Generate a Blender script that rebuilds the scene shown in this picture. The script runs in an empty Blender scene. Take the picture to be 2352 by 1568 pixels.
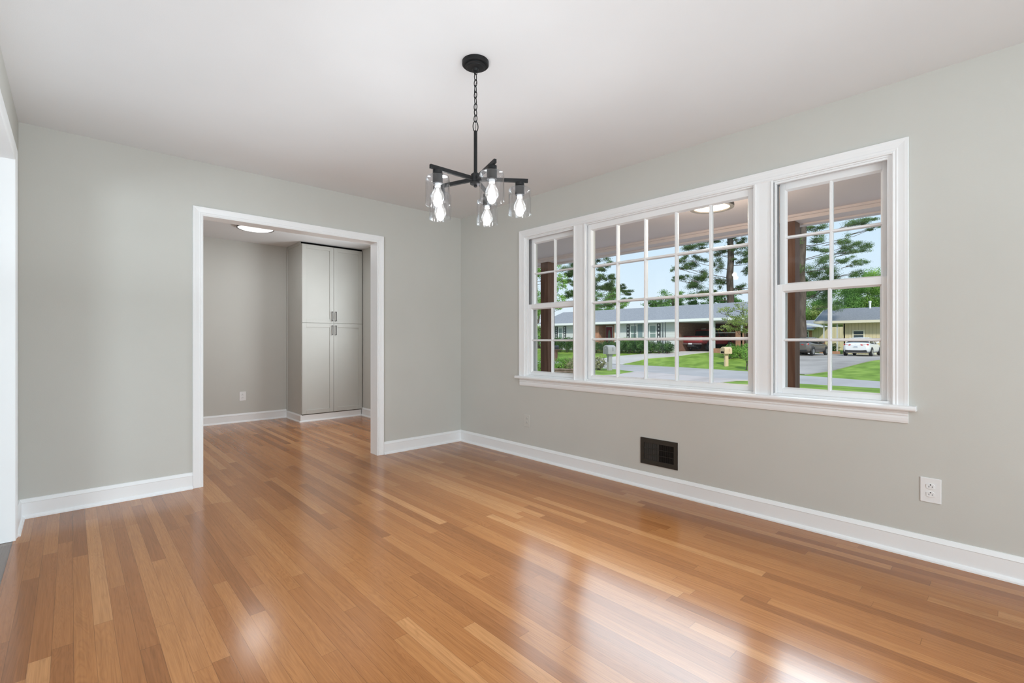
import bpy, math, random
from mathutils import Vector, Matrix, noise
random.seed(7)
sc = bpy.context.scene
col = sc.collection
PI = math.pi
rad = math.radians
U = random.uniform

# ------------------------------------------------------------------ camera numbers
FPX, HY, YAW, CAM_H = 1085.94, 783.0, rad(43.009), 1.0945
CF = (math.sin(YAW), math.cos(YAW)); CR = (math.cos(YAW), -math.sin(YAW))
def at(u, v, d):                      # a point seen at pixel (u, v), d metres ahead
    k = (u - 1176) / FPX * d
    return Vector((CF[0]*d + CR[0]*k, CF[1]*d + CR[1]*k, CAM_H - (v - HY) / FPX * d))

# ------------------------------------------------------------------ materials
def mat(name, colr, rough=.5, metal=0., spec=.5, bump=None, trans=None):
    m = bpy.data.materials.new(name); m.use_nodes = True
    b = m.node_tree.nodes['Principled BSDF']
    b.inputs['Base Color'].default_value = (*colr, 1)
    b.inputs['Roughness'].default_value = rough
    b.inputs['Metallic'].default_value = metal
    b.inputs['Specular IOR Level'].default_value = spec
    return m
def nd(m, t, **kw):
    n = m.node_tree.nodes.new(t)
    for k, v in kw.items(): setattr(n, k, v)
    return n
def lk(m, a, b): m.node_tree.links.new(a, b)
def bsdf(m): return m.node_tree.nodes['Principled BSDF']
def ramp(m, stops, interp='LINEAR'):
    r = nd(m, 'ShaderNodeValToRGB'); r.color_ramp.interpolation = interp
    e = r.color_ramp.elements
    while len(e) < len(stops): e.new(.5)
    for q, (p, c) in zip(e, stops): q.position = p; q.color = (*c, 1)
    return r
def coords(m, scale=(1, 1, 1)):
    tc = nd(m, 'ShaderNodeTexCoord'); mp = nd(m, 'ShaderNodeMapping')
    mp.inputs['Scale'].default_value = scale
    lk(m, tc.outputs['Object'], mp.inputs['Vector'])
    return mp.outputs['Vector']
def noisy(name, stops, scale=5, rough=.8, sc3=(1, 1, 1), detail=4, bump=0., bscale=None, spec=.3, dist=0.):
    m = mat(name, stops[0][1], rough, spec=spec)
    v = coords(m, sc3)
    n = nd(m, 'ShaderNodeTexNoise'); n.inputs['Scale'].default_value = scale; n.inputs['Detail'].default_value = detail
    n.inputs['Distortion'].default_value = dist
    lk(m, v, n.inputs['Vector'])
    r = ramp(m, stops); lk(m, n.outputs['Fac'], r.inputs['Fac'])
    lk(m, r.outputs['Color'], bsdf(m).inputs['Base Color'])
    if bump:
        n2 = nd(m, 'ShaderNodeTexNoise'); n2.inputs['Scale'].default_value = bscale or scale*4; n2.inputs['Detail'].default_value = 5
        lk(m, v, n2.inputs['Vector'])
        b = nd(m, 'ShaderNodeBump'); b.inputs['Strength'].default_value = bump; b.inputs['Distance'].default_value = .02
        lk(m, n2.outputs['Fac'], b.inputs['Height']); lk(m, b.outputs['Normal'], bsdf(m).inputs['Normal'])
    return m
def leafy(name, stops, scale=1.2):
    m = noisy(name, stops, scale, .7, spec=.2)
    nt = m.node_tree; b = bsdf(m); out = nt.nodes['Material Output']
    tr = nd(m, 'ShaderNodeBsdfTranslucent'); mx = nd(m, 'ShaderNodeMixShader'); mx.inputs[0].default_value = .35
    src = b.inputs['Base Color'].links[0].from_socket
    lk(m, src, tr.inputs['Color']); lk(m, b.outputs[0], mx.inputs[1]); lk(m, tr.outputs[0], mx.inputs[2])
    lk(m, mx.outputs[0], out.inputs['Surface'])
    return m
def emit(name, colr, s):
    m = bpy.data.materials.new(name); m.use_nodes = True; nt = m.node_tree
    nt.nodes.remove(nt.nodes['Principled BSDF'])
    e = nt.nodes.new('ShaderNodeEmission'); e.inputs[0].default_value = (*colr, 1); e.inputs[1].default_value = s
    nt.links.new(e.outputs[0], nt.nodes['Material Output'].inputs[0])
    return m
def glassy(name, tint=(1, 1, 1), ior=1.45, rough=.02, extra=0., glow=None):
    m = bpy.data.materials.new(name); m.use_nodes = True; nt = m.node_tree
    nt.nodes.remove(nt.nodes['Principled BSDF'])
    t = nt.nodes.new('ShaderNodeBsdfTransparent'); t.inputs[0].default_value = (*tint, 1)
    g = nt.nodes.new('ShaderNodeBsdfGlossy'); g.inputs['Roughness'].default_value = rough
    lw = nt.nodes.new('ShaderNodeLayerWeight'); lw.inputs[0].default_value = .5
    mx = nt.nodes.new('ShaderNodeMixShader')
    pw = nt.nodes.new('ShaderNodeMath'); pw.operation = 'POWER'; pw.inputs[1].default_value = 4.
    f = nt.nodes.new('ShaderNodeMath'); f.operation = 'MULTIPLY_ADD'; f.use_clamp = True
    r0 = ((ior-1)/(ior+1))**2 + extra
    f.inputs[1].default_value = .9; f.inputs[2].default_value = r0
    nt.links.new(lw.outputs['Facing'], pw.inputs[0]); nt.links.new(pw.outputs[0], f.inputs[0])
    fac = f.outputs[0]
    nt.links.new(fac, mx.inputs[0]); nt.links.new(t.outputs[0], mx.inputs[1]); nt.links.new(g.outputs[0], mx.inputs[2])
    res = mx.outputs[0]
    if glow:
        e = nt.nodes.new('ShaderNodeEmission'); e.inputs[0].default_value = (1, .97, .92, 1); e.inputs[1].default_value = glow
        ad = nt.nodes.new('ShaderNodeAddShader')
        nt.links.new(res, ad.inputs[0]); nt.links.new(e.outputs[0], ad.inputs[1]); res = ad.outputs[0]
    nt.links.new(res, nt.nodes['Material Output'].inputs[0])
    return m

def floor_material(name, tones, gloss, seam):
    """Strip oak: boards run along Y, each with its own tone, grain and butt joints."""
    m = mat(name, (.4, .2, .1), gloss, spec=.38)
    W, L = .0572, 1.15
    tc = nd(m, 'ShaderNodeTexCoord'); sep = nd(m, 'ShaderNodeSeparateXYZ'); lk(m, tc.outputs['Object'], sep.inputs[0])
    def math_(op, a, b=None, c=None):
        n = nd(m, 'ShaderNodeMath', operation=op)
        for i, s in enumerate((a, b, c)):
            if s is None: continue
            if isinstance(s, (int, float)): n.inputs[i].default_value = s
            else: lk(m, s, n.inputs[i])
        return n.outputs[0]
    def wn(*s):
        c = nd(m, 'ShaderNodeCombineXYZ')
        for i, q in enumerate(s):
            if isinstance(q, (int, float)): c.inputs[i].default_value = q
            else: lk(m, q, c.inputs[i])
        w = nd(m, 'ShaderNodeTexWhiteNoise', noise_dimensions='3D'); lk(m, c.outputs[0], w.inputs['Vector'])
        return w
    xs = math_('DIVIDE', math_('ADD', sep.outputs[0], 20.013), W)
    row = math_('FLOOR', xs); fx = math_('FRACT', xs)
    ro = wn(row, 3.7, 0.).outputs['Value']; rl = wn(row, 9.1, 2.).outputs['Value']
    ln = math_('MULTIPLY_ADD', rl, .7, L * .75)
    ys = math_('DIVIDE', math_('ADD', sep.outputs[1], math_('MULTIPLY_ADD', ro, 3.1, 30.)), ln)
    seg = math_('FLOOR', ys); fy = math_('FRACT', ys)
    bid = wn(row, seg, 5.3)
    tone = ramp(m, tones); lk(m, bid.outputs['Value'], tone.inputs['Fac'])
    # grain, shifted for every board
    off = nd(m, 'ShaderNodeVectorMath', operation='SCALE'); lk(m, bid.outputs['Color'], off.inputs[0]); off.inputs['Scale'].default_value = 37.
    def grain(sx, sy, scale, detail, dist):
        mp = nd(m, 'ShaderNodeMapping'); mp.inputs['Scale'].default_value = (sx, sy, 1); lk(m, tc.outputs['Object'], mp.inputs['Vector'])
        ad = nd(m, 'ShaderNodeVectorMath', operation='ADD'); lk(m, mp.outputs[0], ad.inputs[0]); lk(m, off.outputs[0], ad.inputs[1])
        n = nd(m, 'ShaderNodeTexNoise'); n.inputs['Scale'].default_value = scale; n.inputs['Detail'].default_value = detail; n.inputs['Distortion'].default_value = dist
        lk(m, ad.outputs[0], n.inputs['Vector']); return n.outputs['Fac'], ad.outputs[0]
    g1, _ = grain(90, 2.2, 1.6, 6, .3)
    g2, vec = grain(14, .8, 1.5, 2, 1.2)
    rings = math_('ABSOLUTE', math_('SINE', math_('MULTIPLY', g2, 46.)))
    gr = math_('MULTIPLY_ADD', rings, .15, math_('MULTIPLY_ADD', g1, .62, .60))
    mul = nd(m, 'ShaderNodeMixRGB', blend_type='MULTIPLY'); mul.inputs[0].default_value = 1.
    cg = nd(m, 'ShaderNodeCombineXYZ')
    lk(m, math_('POWER', gr, .9), cg.inputs[0]); lk(m, gr, cg.inputs[1]); lk(m, math_('POWER', gr, 1.15), cg.inputs[2])
    lk(m, tone.outputs[0], mul.inputs[1]); lk(m, cg.outputs[0], mul.inputs[2])
    # seams
    ex = math_('MINIMUM', fx, math_('SUBTRACT', 1., fx)); ey = math_('MULTIPLY', math_('MINIMUM', fy, math_('SUBTRACT', 1., fy)), 18.)
    e = math_('MINIMUM', ex, ey)
    sm = nd(m, 'ShaderNodeMapRange', interpolation_type='SMOOTHSTEP'); sm.inputs[1].default_value = .0; sm.inputs[2].default_value = .024
    sm.inputs[3].default_value = seam; sm.inputs[4].default_value = 1.; lk(m, e, sm.inputs[0])
    fin = nd(m, 'ShaderNodeMixRGB', blend_type='MULTIPLY'); fin.inputs[0].default_value = 1.
    lk(m, mul.outputs[0], fin.inputs[1]); lk(m, sm.outputs[0], fin.inputs[2])
    lk(m, fin.outputs[0], bsdf(m).inputs['Base Color'])
    rr = math_('MULTIPLY_ADD', g1, .06, gloss - .03); lk(m, rr, bsdf(m).inputs['Roughness'])
    bp = nd(m, 'ShaderNodeBump'); bp.inputs['Strength'].default_value = .06; bp.inputs['Distance'].default_value = .003
    hh = math_('MULTIPLY_ADD', g1, .45, math_('MULTIPLY', sm.outputs[0], .45)); lk(m, hh, bp.inputs['Height']); lk(m, bp.outputs[0], bsdf(m).inputs['Normal'])
    return m
def bricks(name, c1, c2, mortar, w=.2, h=.07, plane='yz'):
    m = mat(name, c1, .9, spec=.2)
    tc = nd(m, 'ShaderNodeTexCoord'); sp = nd(m, 'ShaderNodeSeparateXYZ'); cb = nd(m, 'ShaderNodeCombineXYZ')
    lk(m, tc.outputs['Object'], sp.inputs[0])
    ad = nd(m, 'ShaderNodeMath', operation='ADD'); lk(m, sp.outputs[0], ad.inputs[0]); lk(m, sp.outputs[1], ad.inputs[1])
    lk(m, ad.outputs[0], cb.inputs[0]); lk(m, sp.outputs[2], cb.inputs[1])
    b = nd(m, 'ShaderNodeTexBrick'); lk(m, cb.outputs[0], b.inputs['Vector'])
    b.inputs['Color1'].default_value = (*c1, 1); b.inputs['Color2'].default_value = (*c2, 1); b.inputs['Mortar'].default_value = (*mortar, 1)
    b.inputs['Scale'].default_value = 1.; b.inputs['Brick Width'].default_value = w; b.inputs['Row Height'].default_value = h; b.inputs['Mortar Size'].default_value = .006
    lk(m, b.outputs[0], bsdf(m).inputs['Base Color'])
    return m
def striped(name, c, dark, period, axis=1):
    m = mat(name, c, .7, spec=.2)
    tc = nd(m, 'ShaderNodeTexCoord'); sp = nd(m, 'ShaderNodeSeparateXYZ'); lk(m, tc.outputs['Object'], sp.inputs[0])
    d = nd(m, 'ShaderNodeMath', operation='DIVIDE'); d.inputs[1].default_value = period; lk(m, sp.outputs[axis], d.inputs[0])
    f = nd(m, 'ShaderNodeMath', operation='FRACT'); lk(m, d.outputs[0], f.inputs[0])
    r = ramp(m, [(0, dark), (.16, c)], 'CONSTANT'); lk(m, f.outputs[0], r.inputs[0]); lk(m, r.outputs[0], bsdf(m).inputs['Base Color'])
    return m

M = {}
M['wall'] = noisy('greige_wall_paint', [(.3, (.575, .568, .530)), (.7, (.590, .583, .545))], 3, .75, bump=.04, bscale=250, spec=.25)
M['ceiling'] = noisy('white_ceiling_paint', [(.3, (.775, .785, .795)), (.7, (.795, .805, .815))], 2, .9, bump=.03, bscale=200, spec=.1)
M['trim'] = noisy('white_trim_paint', [(.3, (.86, .865, .87)), (.7, (.88, .885, .89))], 3, .32, spec=.45)
M['cabinet'] = noisy('greige_cabinet_paint', [(.3, (.545, .542, .508)), (.7, (.565, .562, .528))], 3, .42, spec=.4)
M['floor'] = floor_material('oak_strip_floor', [(0, (.26, .096, .030)), (.2, (.322, .122, .038)), (.5, (.365, .145, .046)), (.8, (.405, .170, .058)), (1, (.48, .225, .089))], .185, .62)
M['floor2'] = floor_material('grey_brown_plank_floor', [(0, (.20, .16, .14)), (.5, (.25, .205, .18)), (1, (.31, .26, .23))], .4, .5)
M['black'] = noisy('matte_black_metal', [(.3, (.010, .010, .0105)), (.7, (.014, .014, .0145))], 20, .5, spec=.25)
M['bronze'] = noisy('dark_bronze_metal', [(.3, (.035, .030, .024)), (.7, (.05, .043, .035))], 20, .45, spec=.5)
M['register'] = noisy('brown_black_register_paint', [(.3, (.030, .026, .021)), (.7, (.036, .031, .025))], 20, .5, spec=.4)
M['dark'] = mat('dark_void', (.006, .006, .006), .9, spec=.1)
M['plate'] = mat('white_plastic', (.82, .82, .82), .35)
M['painted_plate'] = mat('wall_coloured_plastic', (.60, .585, .545), .5)
M['nickel'] = mat('dark_bronze_pull', (.05, .045, .04), .35, .7)
M['glass'] = glassy('window_glass', (.975, .985, .98), 1.30, .01)
M['shade'] = glassy('clear_lamp_glass', (.965, .965, .97), 1.45, .06, .03)
M['bulbglass'] = glassy('glowing_bulb_glass', (.95, .95, .95), 1.3, .05, .02, glow=.22)
M['filament'] = emit('lamp_filament', (1, .97, .93), 18)
M['disc'] = emit('lit_lamp_diffuser', (1, .99, .97), 1.6)
M['porchglass'] = noisy('seeded_lamp_glass', [(.35, (.55, .50, .42)), (.65, (.72, .68, .60))], 40, .35)
M['porchbulb'] = emit('warm_bulb', (1, .88, .66), 2.2)
M['zinc'] = mat('grey_sash_track', (.23, .23, .235), .5, .3)
M['porchpaint'] = noisy('porch_ceiling_paint', [(.3, (.85, .72, .665)), (.7, (.88, .745, .69))], 3, .7)
M['post'] = noisy('stained_post_wood', [(.25, (.10, .040, .020)), (.5, (.155, .068, .036)), (.75, (.22, .11, .065))], 3, .6, (9, 9, .9), 6, .2, 30)
M['siding'] = striped('white_siding', (.70, .72, .70), (.62, .64, .62), .18, 2)
M['white_wood'] = mat('exterior_white_paint', (.78, .79, .77), .5)
M['shingle'] = noisy('grey_shingles', [(.3, (.255, .26, .272)), (.7, (.36, .365, .378))], 8, .9, (1, 1, 3), 6, .3, 20)
M['shingle2'] = noisy('dark_grey_shingles', [(.3, (.20, .205, .215)), (.7, (.29, .295, .305))], 8, .9, (1, 1, 3), 6, .3, 20)
M['brick'] = bricks('red_brick', (.44, .185, .095), (.52, .235, .13), (.42, .33, .28))
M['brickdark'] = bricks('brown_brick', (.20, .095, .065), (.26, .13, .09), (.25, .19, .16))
M['yellow'] = striped('cream_board_siding', (.66, .56, .36), (.50, .42, .27), .26, 1)
M['cream'] = mat('cream_fascia', (.74, .68, .52), .6)
M['soffit'] = mat('soffit_paint', (.55, .56, .55), .7)
M['reddoor'] = mat('crimson_door_paint', (.26, .018, .05), .4)
M['shutter'] = mat('charcoal_shutter_paint', (.05, .06, .065), .6)
M['bluegrey'] = mat('blue_grey_panel_paint', (.22, .29, .30), .6)
M['pane'] = mat('dull_window_glass', (.22, .30, .27), .15)
M['darkpane'] = mat('dark_window_glass', (.05, .07, .085), .1)
M['concrete'] = noisy('pale_concrete', [(.3, (.52, .475, .435)), (.7, (.62, .575, .535))], .6, .9, detail=8)
M['apron'] = noisy('pinkish_concrete', [(.3, (.46, .385, .34)), (.5, (.61, .52, .47)), (.7, (.58, .52, .48))], .8, .9, (.3, 1, 1), 8)
M['asphalt'] = noisy('pale_asphalt', [(.3, (.43, .395, .372)), (.7, (.525, .485, .458))], .7, .9, (.5, 1, 1), 8)
M['olddrive'] = noisy('stained_grey_driveway', [(.3, (.27, .245, .22)), (.5, (.43, .385, .345)), (.7, (.53, .475, .43))], .35, .9, detail=8)
M['grass'] = noisy('lawn', [(.25, (.12, .20, .032)), (.45, (.195, .30, .052)), (.6, (.26, .38, .07)), (.8, (.36, .43, .11))], 1.3, .95, detail=10, bump=.6, bscale=14, spec=.1)
M['bark'] = noisy('pine_bark', [(.3, (.055, .040, .032)), (.7, (.155, .12, .098))], 5, .95, (1, 1, .3), 6, .5, 12)
M['pine'] = leafy('pine_needles', [(.3, (0.046, 0.091, 0.029)), (.5, (0.091, 0.163, 0.046)), (.7, (0.182, 0.273, 0.078))], .8)
M['pine2'] = leafy('dense_pine_needles', [(.3, (0.058, 0.124, 0.039)), (.5, (0.130, 0.227, 0.072)), (.7, (0.247, 0.364, 0.117))], .8)
M['leaf'] = leafy('bright_leaves', [(.3, (0.143, 0.286, 0.052)), (.5, (0.260, 0.455, 0.091)), (.7, (0.429, 0.624, 0.169))], .7)
M['leafmid'] = leafy('green_leaves', [(.3, (0.078, 0.182, 0.039)), (.5, (0.169, 0.338, 0.085)), (.7, (0.299, 0.481, 0.130))], .5)
M['leafpale'] = leafy('yellow_green_leaves', [(.3, (.17, .25, .05)), (.5, (.30, .38, .10)), (.7, (.50, .52, .24))], 1.2)
M['hedge'] = leafy('dark_hedge_leaves', [(.3, (0.029, 0.078, 0.026)), (.5, (0.072, 0.156, 0.046)), (.7, (0.156, 0.273, 0.078))], 2.)
M['beigebush'] = leafy('straw_green_leaves', [(.3, (.12, .14, .05)), (.5, (.30, .30, .15)), (.7, (.55, .50, .33))], 4.)
M['log'] = noisy('weathered_log', [(.3, (.12, .08, .06)), (.7, (.27, .20, .17))], 4, .9, (1, 1, 1), 6, .4)
M['greybox'] = mat('grey_mailbox_plastic', (.40, .385, .37), .5)
M['greydoor'] = mat('dark_grey_mailbox_door', (.20, .20, .20), .5)
M['tanbox'] = mat('tan_mailbox_plastic', (.72, .53, .33), .5)
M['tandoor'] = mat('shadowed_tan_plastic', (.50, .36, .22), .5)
M['woodbox'] = mat('brown_mailbox_wood', (.27, .14, .09), .7)
M['metalbox'] = mat('dark_metal_mailbox', (.10, .10, .11), .4, .5)
M['carwhite'] = mat('white_car_paint', (.80, .80, .80), .18)
M['cargrey'] = mat('grey_car_paint', (.17, .155, .145), .18, .3)
M['carred'] = mat('red_truck_paint', (.28, .030, .035), .2)
M['carglass'] = mat('dark_car_glass', (.02, .025, .03), .05)
M['tyre'] = mat('tyre_rubber', (.02, .02, .021), .8)
M['alloy'] = mat('alloy_wheel', (.55, .56, .58), .3, .8)
M['chrome'] = mat('bright_chrome', (.75, .75, .76), .2, .9)
M['bumpersteel'] = mat('bumper_steel_red_reflection', (.20, .14, .14), .3, .5)  # chrome darkened and reddened: the red reflection is put into the colour
M['lamp'] = mat('red_tail_lamp_lens', (.55, .03, .03), .15)
M['lampwhite'] = mat('clear_lamp_lens', (.80, .78, .76), .15)
M['carblack'] = mat('black_bumper_plastic', (.03, .03, .032), .5)
M['licence'] = mat('licence_plate', (.74, .76, .78), .4)
M['platemark'] = mat('licence_plate_marks', (.20, .24, .32), .5)
M['gold'] = mat('gold_emblem', (.60, .42, .12), .3, .6)

# ------------------------------------------------------------------ mesh builder
class MB:
    def __init__(s): s.v = []; s.f = []; s.sm = []
    def add(s, vs, fs, smooth=False):
        b = len(s.v); s.v += [tuple(p) for p in vs]
        for f in fs: s.f.append([b + i for i in f]); s.sm.append(smooth)
        return s
    def box(s, x0, x1, y0, y1, z0, z1):
        x0, x1 = min(x0, x1), max(x0, x1); y0, y1 = min(y0, y1), max(y0, y1); z0, z1 = min(z0, z1), max(z0, z1)
        return s.add([(x0,y0,z0),(x1,y0,z0),(x1,y1,z0),(x0,y1,z0),(x0,y0,z1),(x1,y0,z1),(x1,y1,z1),(x0,y1,z1)],
                     [(0,3,2,1),(4,5,6,7),(0,1,5,4),(1,2,6,5),(2,3,7,6),(3,0,4,7)])
    def bar(s, a, b, w, h):                       # rectangular bar from a to b
        a, b = Vector(a), Vector(b); d = (b - a).normalized()
        up = Vector((0, 0, 1)) if abs(d.z) < .95 else Vector((1, 0, 0))
        sd = d.cross(up).normalized(); up = sd.cross(d)
        vs = [p + sd*i*w/2 + up*j*h/2 for p in (a, b) for i, j in ((-1,-1),(1,-1),(1,1),(-1,1))]
        return s.add(vs, [(0,3,2,1),(4,5,6,7),(0,1,5,4),(1,2,6,5),(2,3,7,6),(3,0,4,7)])
    def tube(s, pts, rs, n=10, caps=True, closed=False):
        pts = [Vector(p) for p in pts]; m = len(pts)
        if not isinstance(rs, (list, tuple)): rs = [rs]*m
        ref = None; rings = []
        for i, p in enumerate(pts):
            if closed: d = pts[(i+1) % m] - pts[i-1]
            else: d = pts[min(i+1, m-1)] - pts[max(i-1, 0)]
            d.normalize()
            if ref is None:
                ref = Vector((0,0,1)) if abs(d.z) < .9 else Vector((1,0,0))
            a = d.cross(ref)
            if a.length < 1e-4: a = d.cross(Vector((0,1,0)))
            a.normalize(); b = d.cross(a).normalized(); ref = -b if False else ref
            rings.append([p + (a*math.cos(2*PI*k/n) + b*math.sin(2*PI*k/n))*rs[i] for k in range(n)])
        vs = [q for r in rings for q in r]; fs = []
        for i in range(m if closed else m-1):
            j = (i+1) % m
            for k in range(n): fs.append((i*n+k, i*n+(k+1) % n, j*n+(k+1) % n, j*n+k))
        s.add(vs, fs, True)
        if caps and not closed:
            s.add(rings[0], [tuple(range(n))[::-1]]); s.add(rings[-1], [tuple(range(n))])
        return s
    def lathe(s, prof, c, n=32, smooth=True):     # profile [(r, z)], around the vertical through c
        cx, cy, cz = c; vs = []; fs = []
        for r, z in prof:
            for k in range(n): vs.append((cx + r*math.cos(2*PI*k/n), cy + r*math.sin(2*PI*k/n), cz + z))
        for i in range(len(prof)-1):
            for k in range(n): fs.append((i*n+k, i*n+(k+1) % n, (i+1)*n+(k+1) % n, (i+1)*n+k))
        return s.add(vs, fs, smooth)
    def wheel(s, c, r, w, prof, n=24):            # profile [(r, y)] turned about a Y axis through c
        vs = []; fs = []
        for q, y in prof:
            for k in range(n): vs.append((c[0] + q*math.cos(2*PI*k/n), c[1] + y, c[2] + q*math.sin(2*PI*k/n)))
        for i in range(len(prof)-1):
            for k in range(n): fs.append((i*n+k, i*n+(k+1) % n, (i+1)*n+(k+1) % n, (i+1)*n+k))
        return s.add(vs, fs, True)
    def prism(s, poly, z0, z1):                   # polygon in XY
        n = len(poly); vs = [(x, y, z0) for x, y in poly] + [(x, y, z1) for x, y in poly]
        return s.add(vs, [tuple(range(n))[::-1], tuple(range(n, 2*n))] + [(i, (i+1) % n, n+(i+1) % n, n+i) for i in range(n)])
    def slab(s, poly3, t):                        # 3-D polygon with thickness vector t
        n = len(poly3); t = Vector(t); vs = [Vector(p) for p in poly3]; vs = vs + [p + t for p in vs]
        return s.add(vs, [tuple(range(n))[::-1], tuple(range(n, 2*n))] + [(i, (i+1) % n, n+(i+1) % n, n+i) for i in range(n)])
    def loft(s, rings, smooth=True, caps=True):
        n = len(rings[0]); vs = [p for r in rings for p in r]; fs = []
        for i in range(len(rings)-1):
            for k in range(n): fs.append((i*n+k, i*n+(k+1) % n, (i+1)*n+(k+1) % n, (i+1)*n+k))
        s.add(vs, fs, smooth)
        if caps: s.add(rings[0], [tuple(range(n))[::-1]], smooth); s.add(rings[-1], [tuple(range(n))], smooth)
        return s
    def sweep(s, rings):                          # open sections joined along a path, ends capped
        n = len(rings[0]); vs = [p for r in rings for p in r]; fs = []
        for i in range(len(rings)-1):
            for k in range(n): fs.append((i*n+k, i*n+(k+1) % n, (i+1)*n+(k+1) % n, (i+1)*n+k))
        fs += [tuple(range(n))[::-1], tuple(range((len(rings)-1)*n, len(rings)*n))]
        return s.add(vs, fs)
    def build(s, name, m, parent=None, bevel=0., segs=2, subsurf=0):
        me = bpy.data.meshes.new(name)
        off = Vector((0, 0, 0)); q = parent
        while q is not None: off += q.location; q = q.parent
        me.from_pydata([tuple(Vector(p) - off) for p in s.v], [], s.f)
        me.polygons.foreach_set('use_smooth', s.sm)
        me.materials.append(M[m] if isinstance(m, str) else m); me.update()
        o = bpy.data.objects.new(name, me); col.objects.link(o)
        if parent is not None: o.parent = parent
        import bmesh
        bm = bmesh.new(); bm.from_mesh(me); bmesh.ops.recalc_face_normals(bm, faces=bm.faces); bm.to_mesh(me); bm.free()
        if any(s.sm) and not subsurf: me.set_sharp_from_angle(angle=rad(38))
        if bevel:
            b = o.modifiers.new('bevel', 'BEVEL'); b.width = bevel; b.segments = segs; b.limit_method = 'ANGLE'; b.angle_limit = rad(40)
        if subsurf:
            b = o.modifiers.new('sub', 'SUBSURF'); b.levels = subsurf; b.render_levels = subsurf
        return o
def tag(o, label, cat, group=None, kind=None):
    o['label'] = label; o['category'] = cat
    if group: o['group'] = group
    if kind: o['kind'] = kind
    return o
def thing(name, label, cat, loc=(0, 0, 0), group=None):
    o = bpy.data.objects.new(name, None); o.location = loc; o.empty_display_size = .1; col.objects.link(o)
    return tag(o, label, cat, group)
def struct(o, label, cat='structure'):
    o['kind'] = 'structure'; o['label'] = label; o['category'] = cat
    return o
def copy_tree(o, parent=None):
    c = o.copy(); col.objects.link(c); c.parent = parent
    for ch in list(o.children): copy_tree(ch, c)
    return c

# ------------------------------------------------------------------ room shell
XR, YB, XL, H = 3.142, 4.195, -.236, 2.44
WT = .118                                         # partition thickness
YF = YB + WT                                      # far-room face of the back wall
YN = 7.17                                         # far room's end wall
YC = -2.4                                         # wall behind the camera
struct(MB().box(-.232, 3.272, YC-.1, YF+.0, -.08, 0).box(-1.3, 3.272, YF, YN+.1, -.08, 0).build('floor', 'floor'), 'glossy orange-brown oak strip floor', 'floor')
struct(MB().box(-4.3, -.232, YC-.1, YF, -.08, -.002).build('floor_living', 'floor2'), 'grey-brown plank floor beyond the left opening', 'floor')
struct(MB().box(-4.3, 3.272, YC-.1, YN+.1, H, H+.1).build('ceiling', 'ceiling'), 'smooth white ceiling', 'ceiling')
# back wall with wide doorway
DX0, DX1, DZ = .7275, 2.1425, 2.036
struct(MB().box(-4.3, DX0-.018, YB, YF, 0, H).box(DX1+.018, 3.272, YB, YF, 0, H).box(DX0-.018, DX1+.018, YB, YF, DZ+.018, H).build('wall_back', 'wall'), 'greige wall with the wide cased doorway', 'wall')
# window wall
WY0, WY1, WZ0, WZ1 = .452, 3.186, .765, 2.076
struct(MB().box(XR, 3.272, YC, WY0, 0, H).box(XR, 3.272, WY1, YN+.1, 0, H).box(XR, 3.272, WY0, WY1, 0, WZ0).box(XR, 3.272, WY0, WY1, WZ1, H).build('wall_right', 'wall'), 'greige wall holding the triple window', 'wall')
# left wall with opening
OY0, OY1, OZ = .9, 3.752, 2.088
struct(MB().box(XL-.12, XL, YC, OY0-.018, 0, H).box(XL-.12, XL, OY1+.018, YB, 0, H).box(XL-.12, XL, OY0-.018, OY1+.018, OZ+.018, H).build('wall_left', 'wall'), 'greige wall strip beside the left opening', 'wall')
struct(MB().box(-4.3, 3.272, YC-.1, YC, 0, H).build('wall_front', 'wall'), 'greige wall behind the viewpoint', 'wall')
struct(MB().box(-4.3, -4.2, YC, YB, 0, H).build('wall_living', 'wall'), 'greige wall of the adjoining room', 'wall')
struct(MB().box(-1.3, 3.272, YN, YN+.1, 0, H).build('wall_far', 'wall'), 'greige end wall of the room past the doorway', 'wall')
struct(MB().box(-1.3, -1.2, YF, YN, 0, H).build('wall_far_left', 'wall'), 'greige side wall of the room past the doorway', 'wall')

# casings: fluted profile (offset from the inner edge, thickness)
CAS = [(0, 0), (0, .012), (.006, .015), (.012, .0125), (.020, .015), (.026, .013), (.045, .016), (.052, .018), (.064, .019), (.067, .012), (.067, 0)]
def casing(path, outs, axis_pt, normal, prof=CAS, w=None):
    """path of 2-D points; outs the mitre vectors; axis_pt maps 2-D to 3-D"""
    b = MB(); n = Vector(normal); k = (w / prof[-1][0]) if w else 1.
    b.sweep([[axis_pt(p[0] + o[0]*a*k, p[1] + o[1]*a*k) + n*t for a, t in prof] for p, o in zip(path, outs)])
    return b
t1 = struct(casing([(DX0, 0), (DX0, DZ), (DX1, DZ), (DX1, 0)], [(-1, 0), (-1, 1), (1, 1), (1, 0)], lambda a, z: Vector((a, YB, z)), (0, -1, 0)).build('trim_1', 'trim'), 'white fluted casing around the wide doorway', 'trim')
MB().box(DX0-.018, DX0, YB, YF, 0, DZ+.018).box(DX1, DX1+.018, YB, YF, 0, DZ+.018).box(DX0, DX1, YB, YF, DZ, DZ+.018).build('door_jamb', 'trim', t1)
casing([(DX0, 0), (DX0, DZ), (DX1, DZ), (DX1, 0)], [(-1, 0), (-1, 1), (1, 1), (1, 0)], lambda a, z: Vector((a, YF, z)), (0, 1, 0)).build('rear_casing', 'trim', t1)
t2 = struct(casing([(OY0, 0), (OY0, OZ), (OY1, OZ), (OY1, 0)], [(-1, 0), (-1, 1), (1, 1), (1, 0)], lambda a, z: Vector((XL, a, z)), (1, 0, 0)).build('trim_2', 'trim'), 'white fluted casing around the left opening', 'trim')
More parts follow.
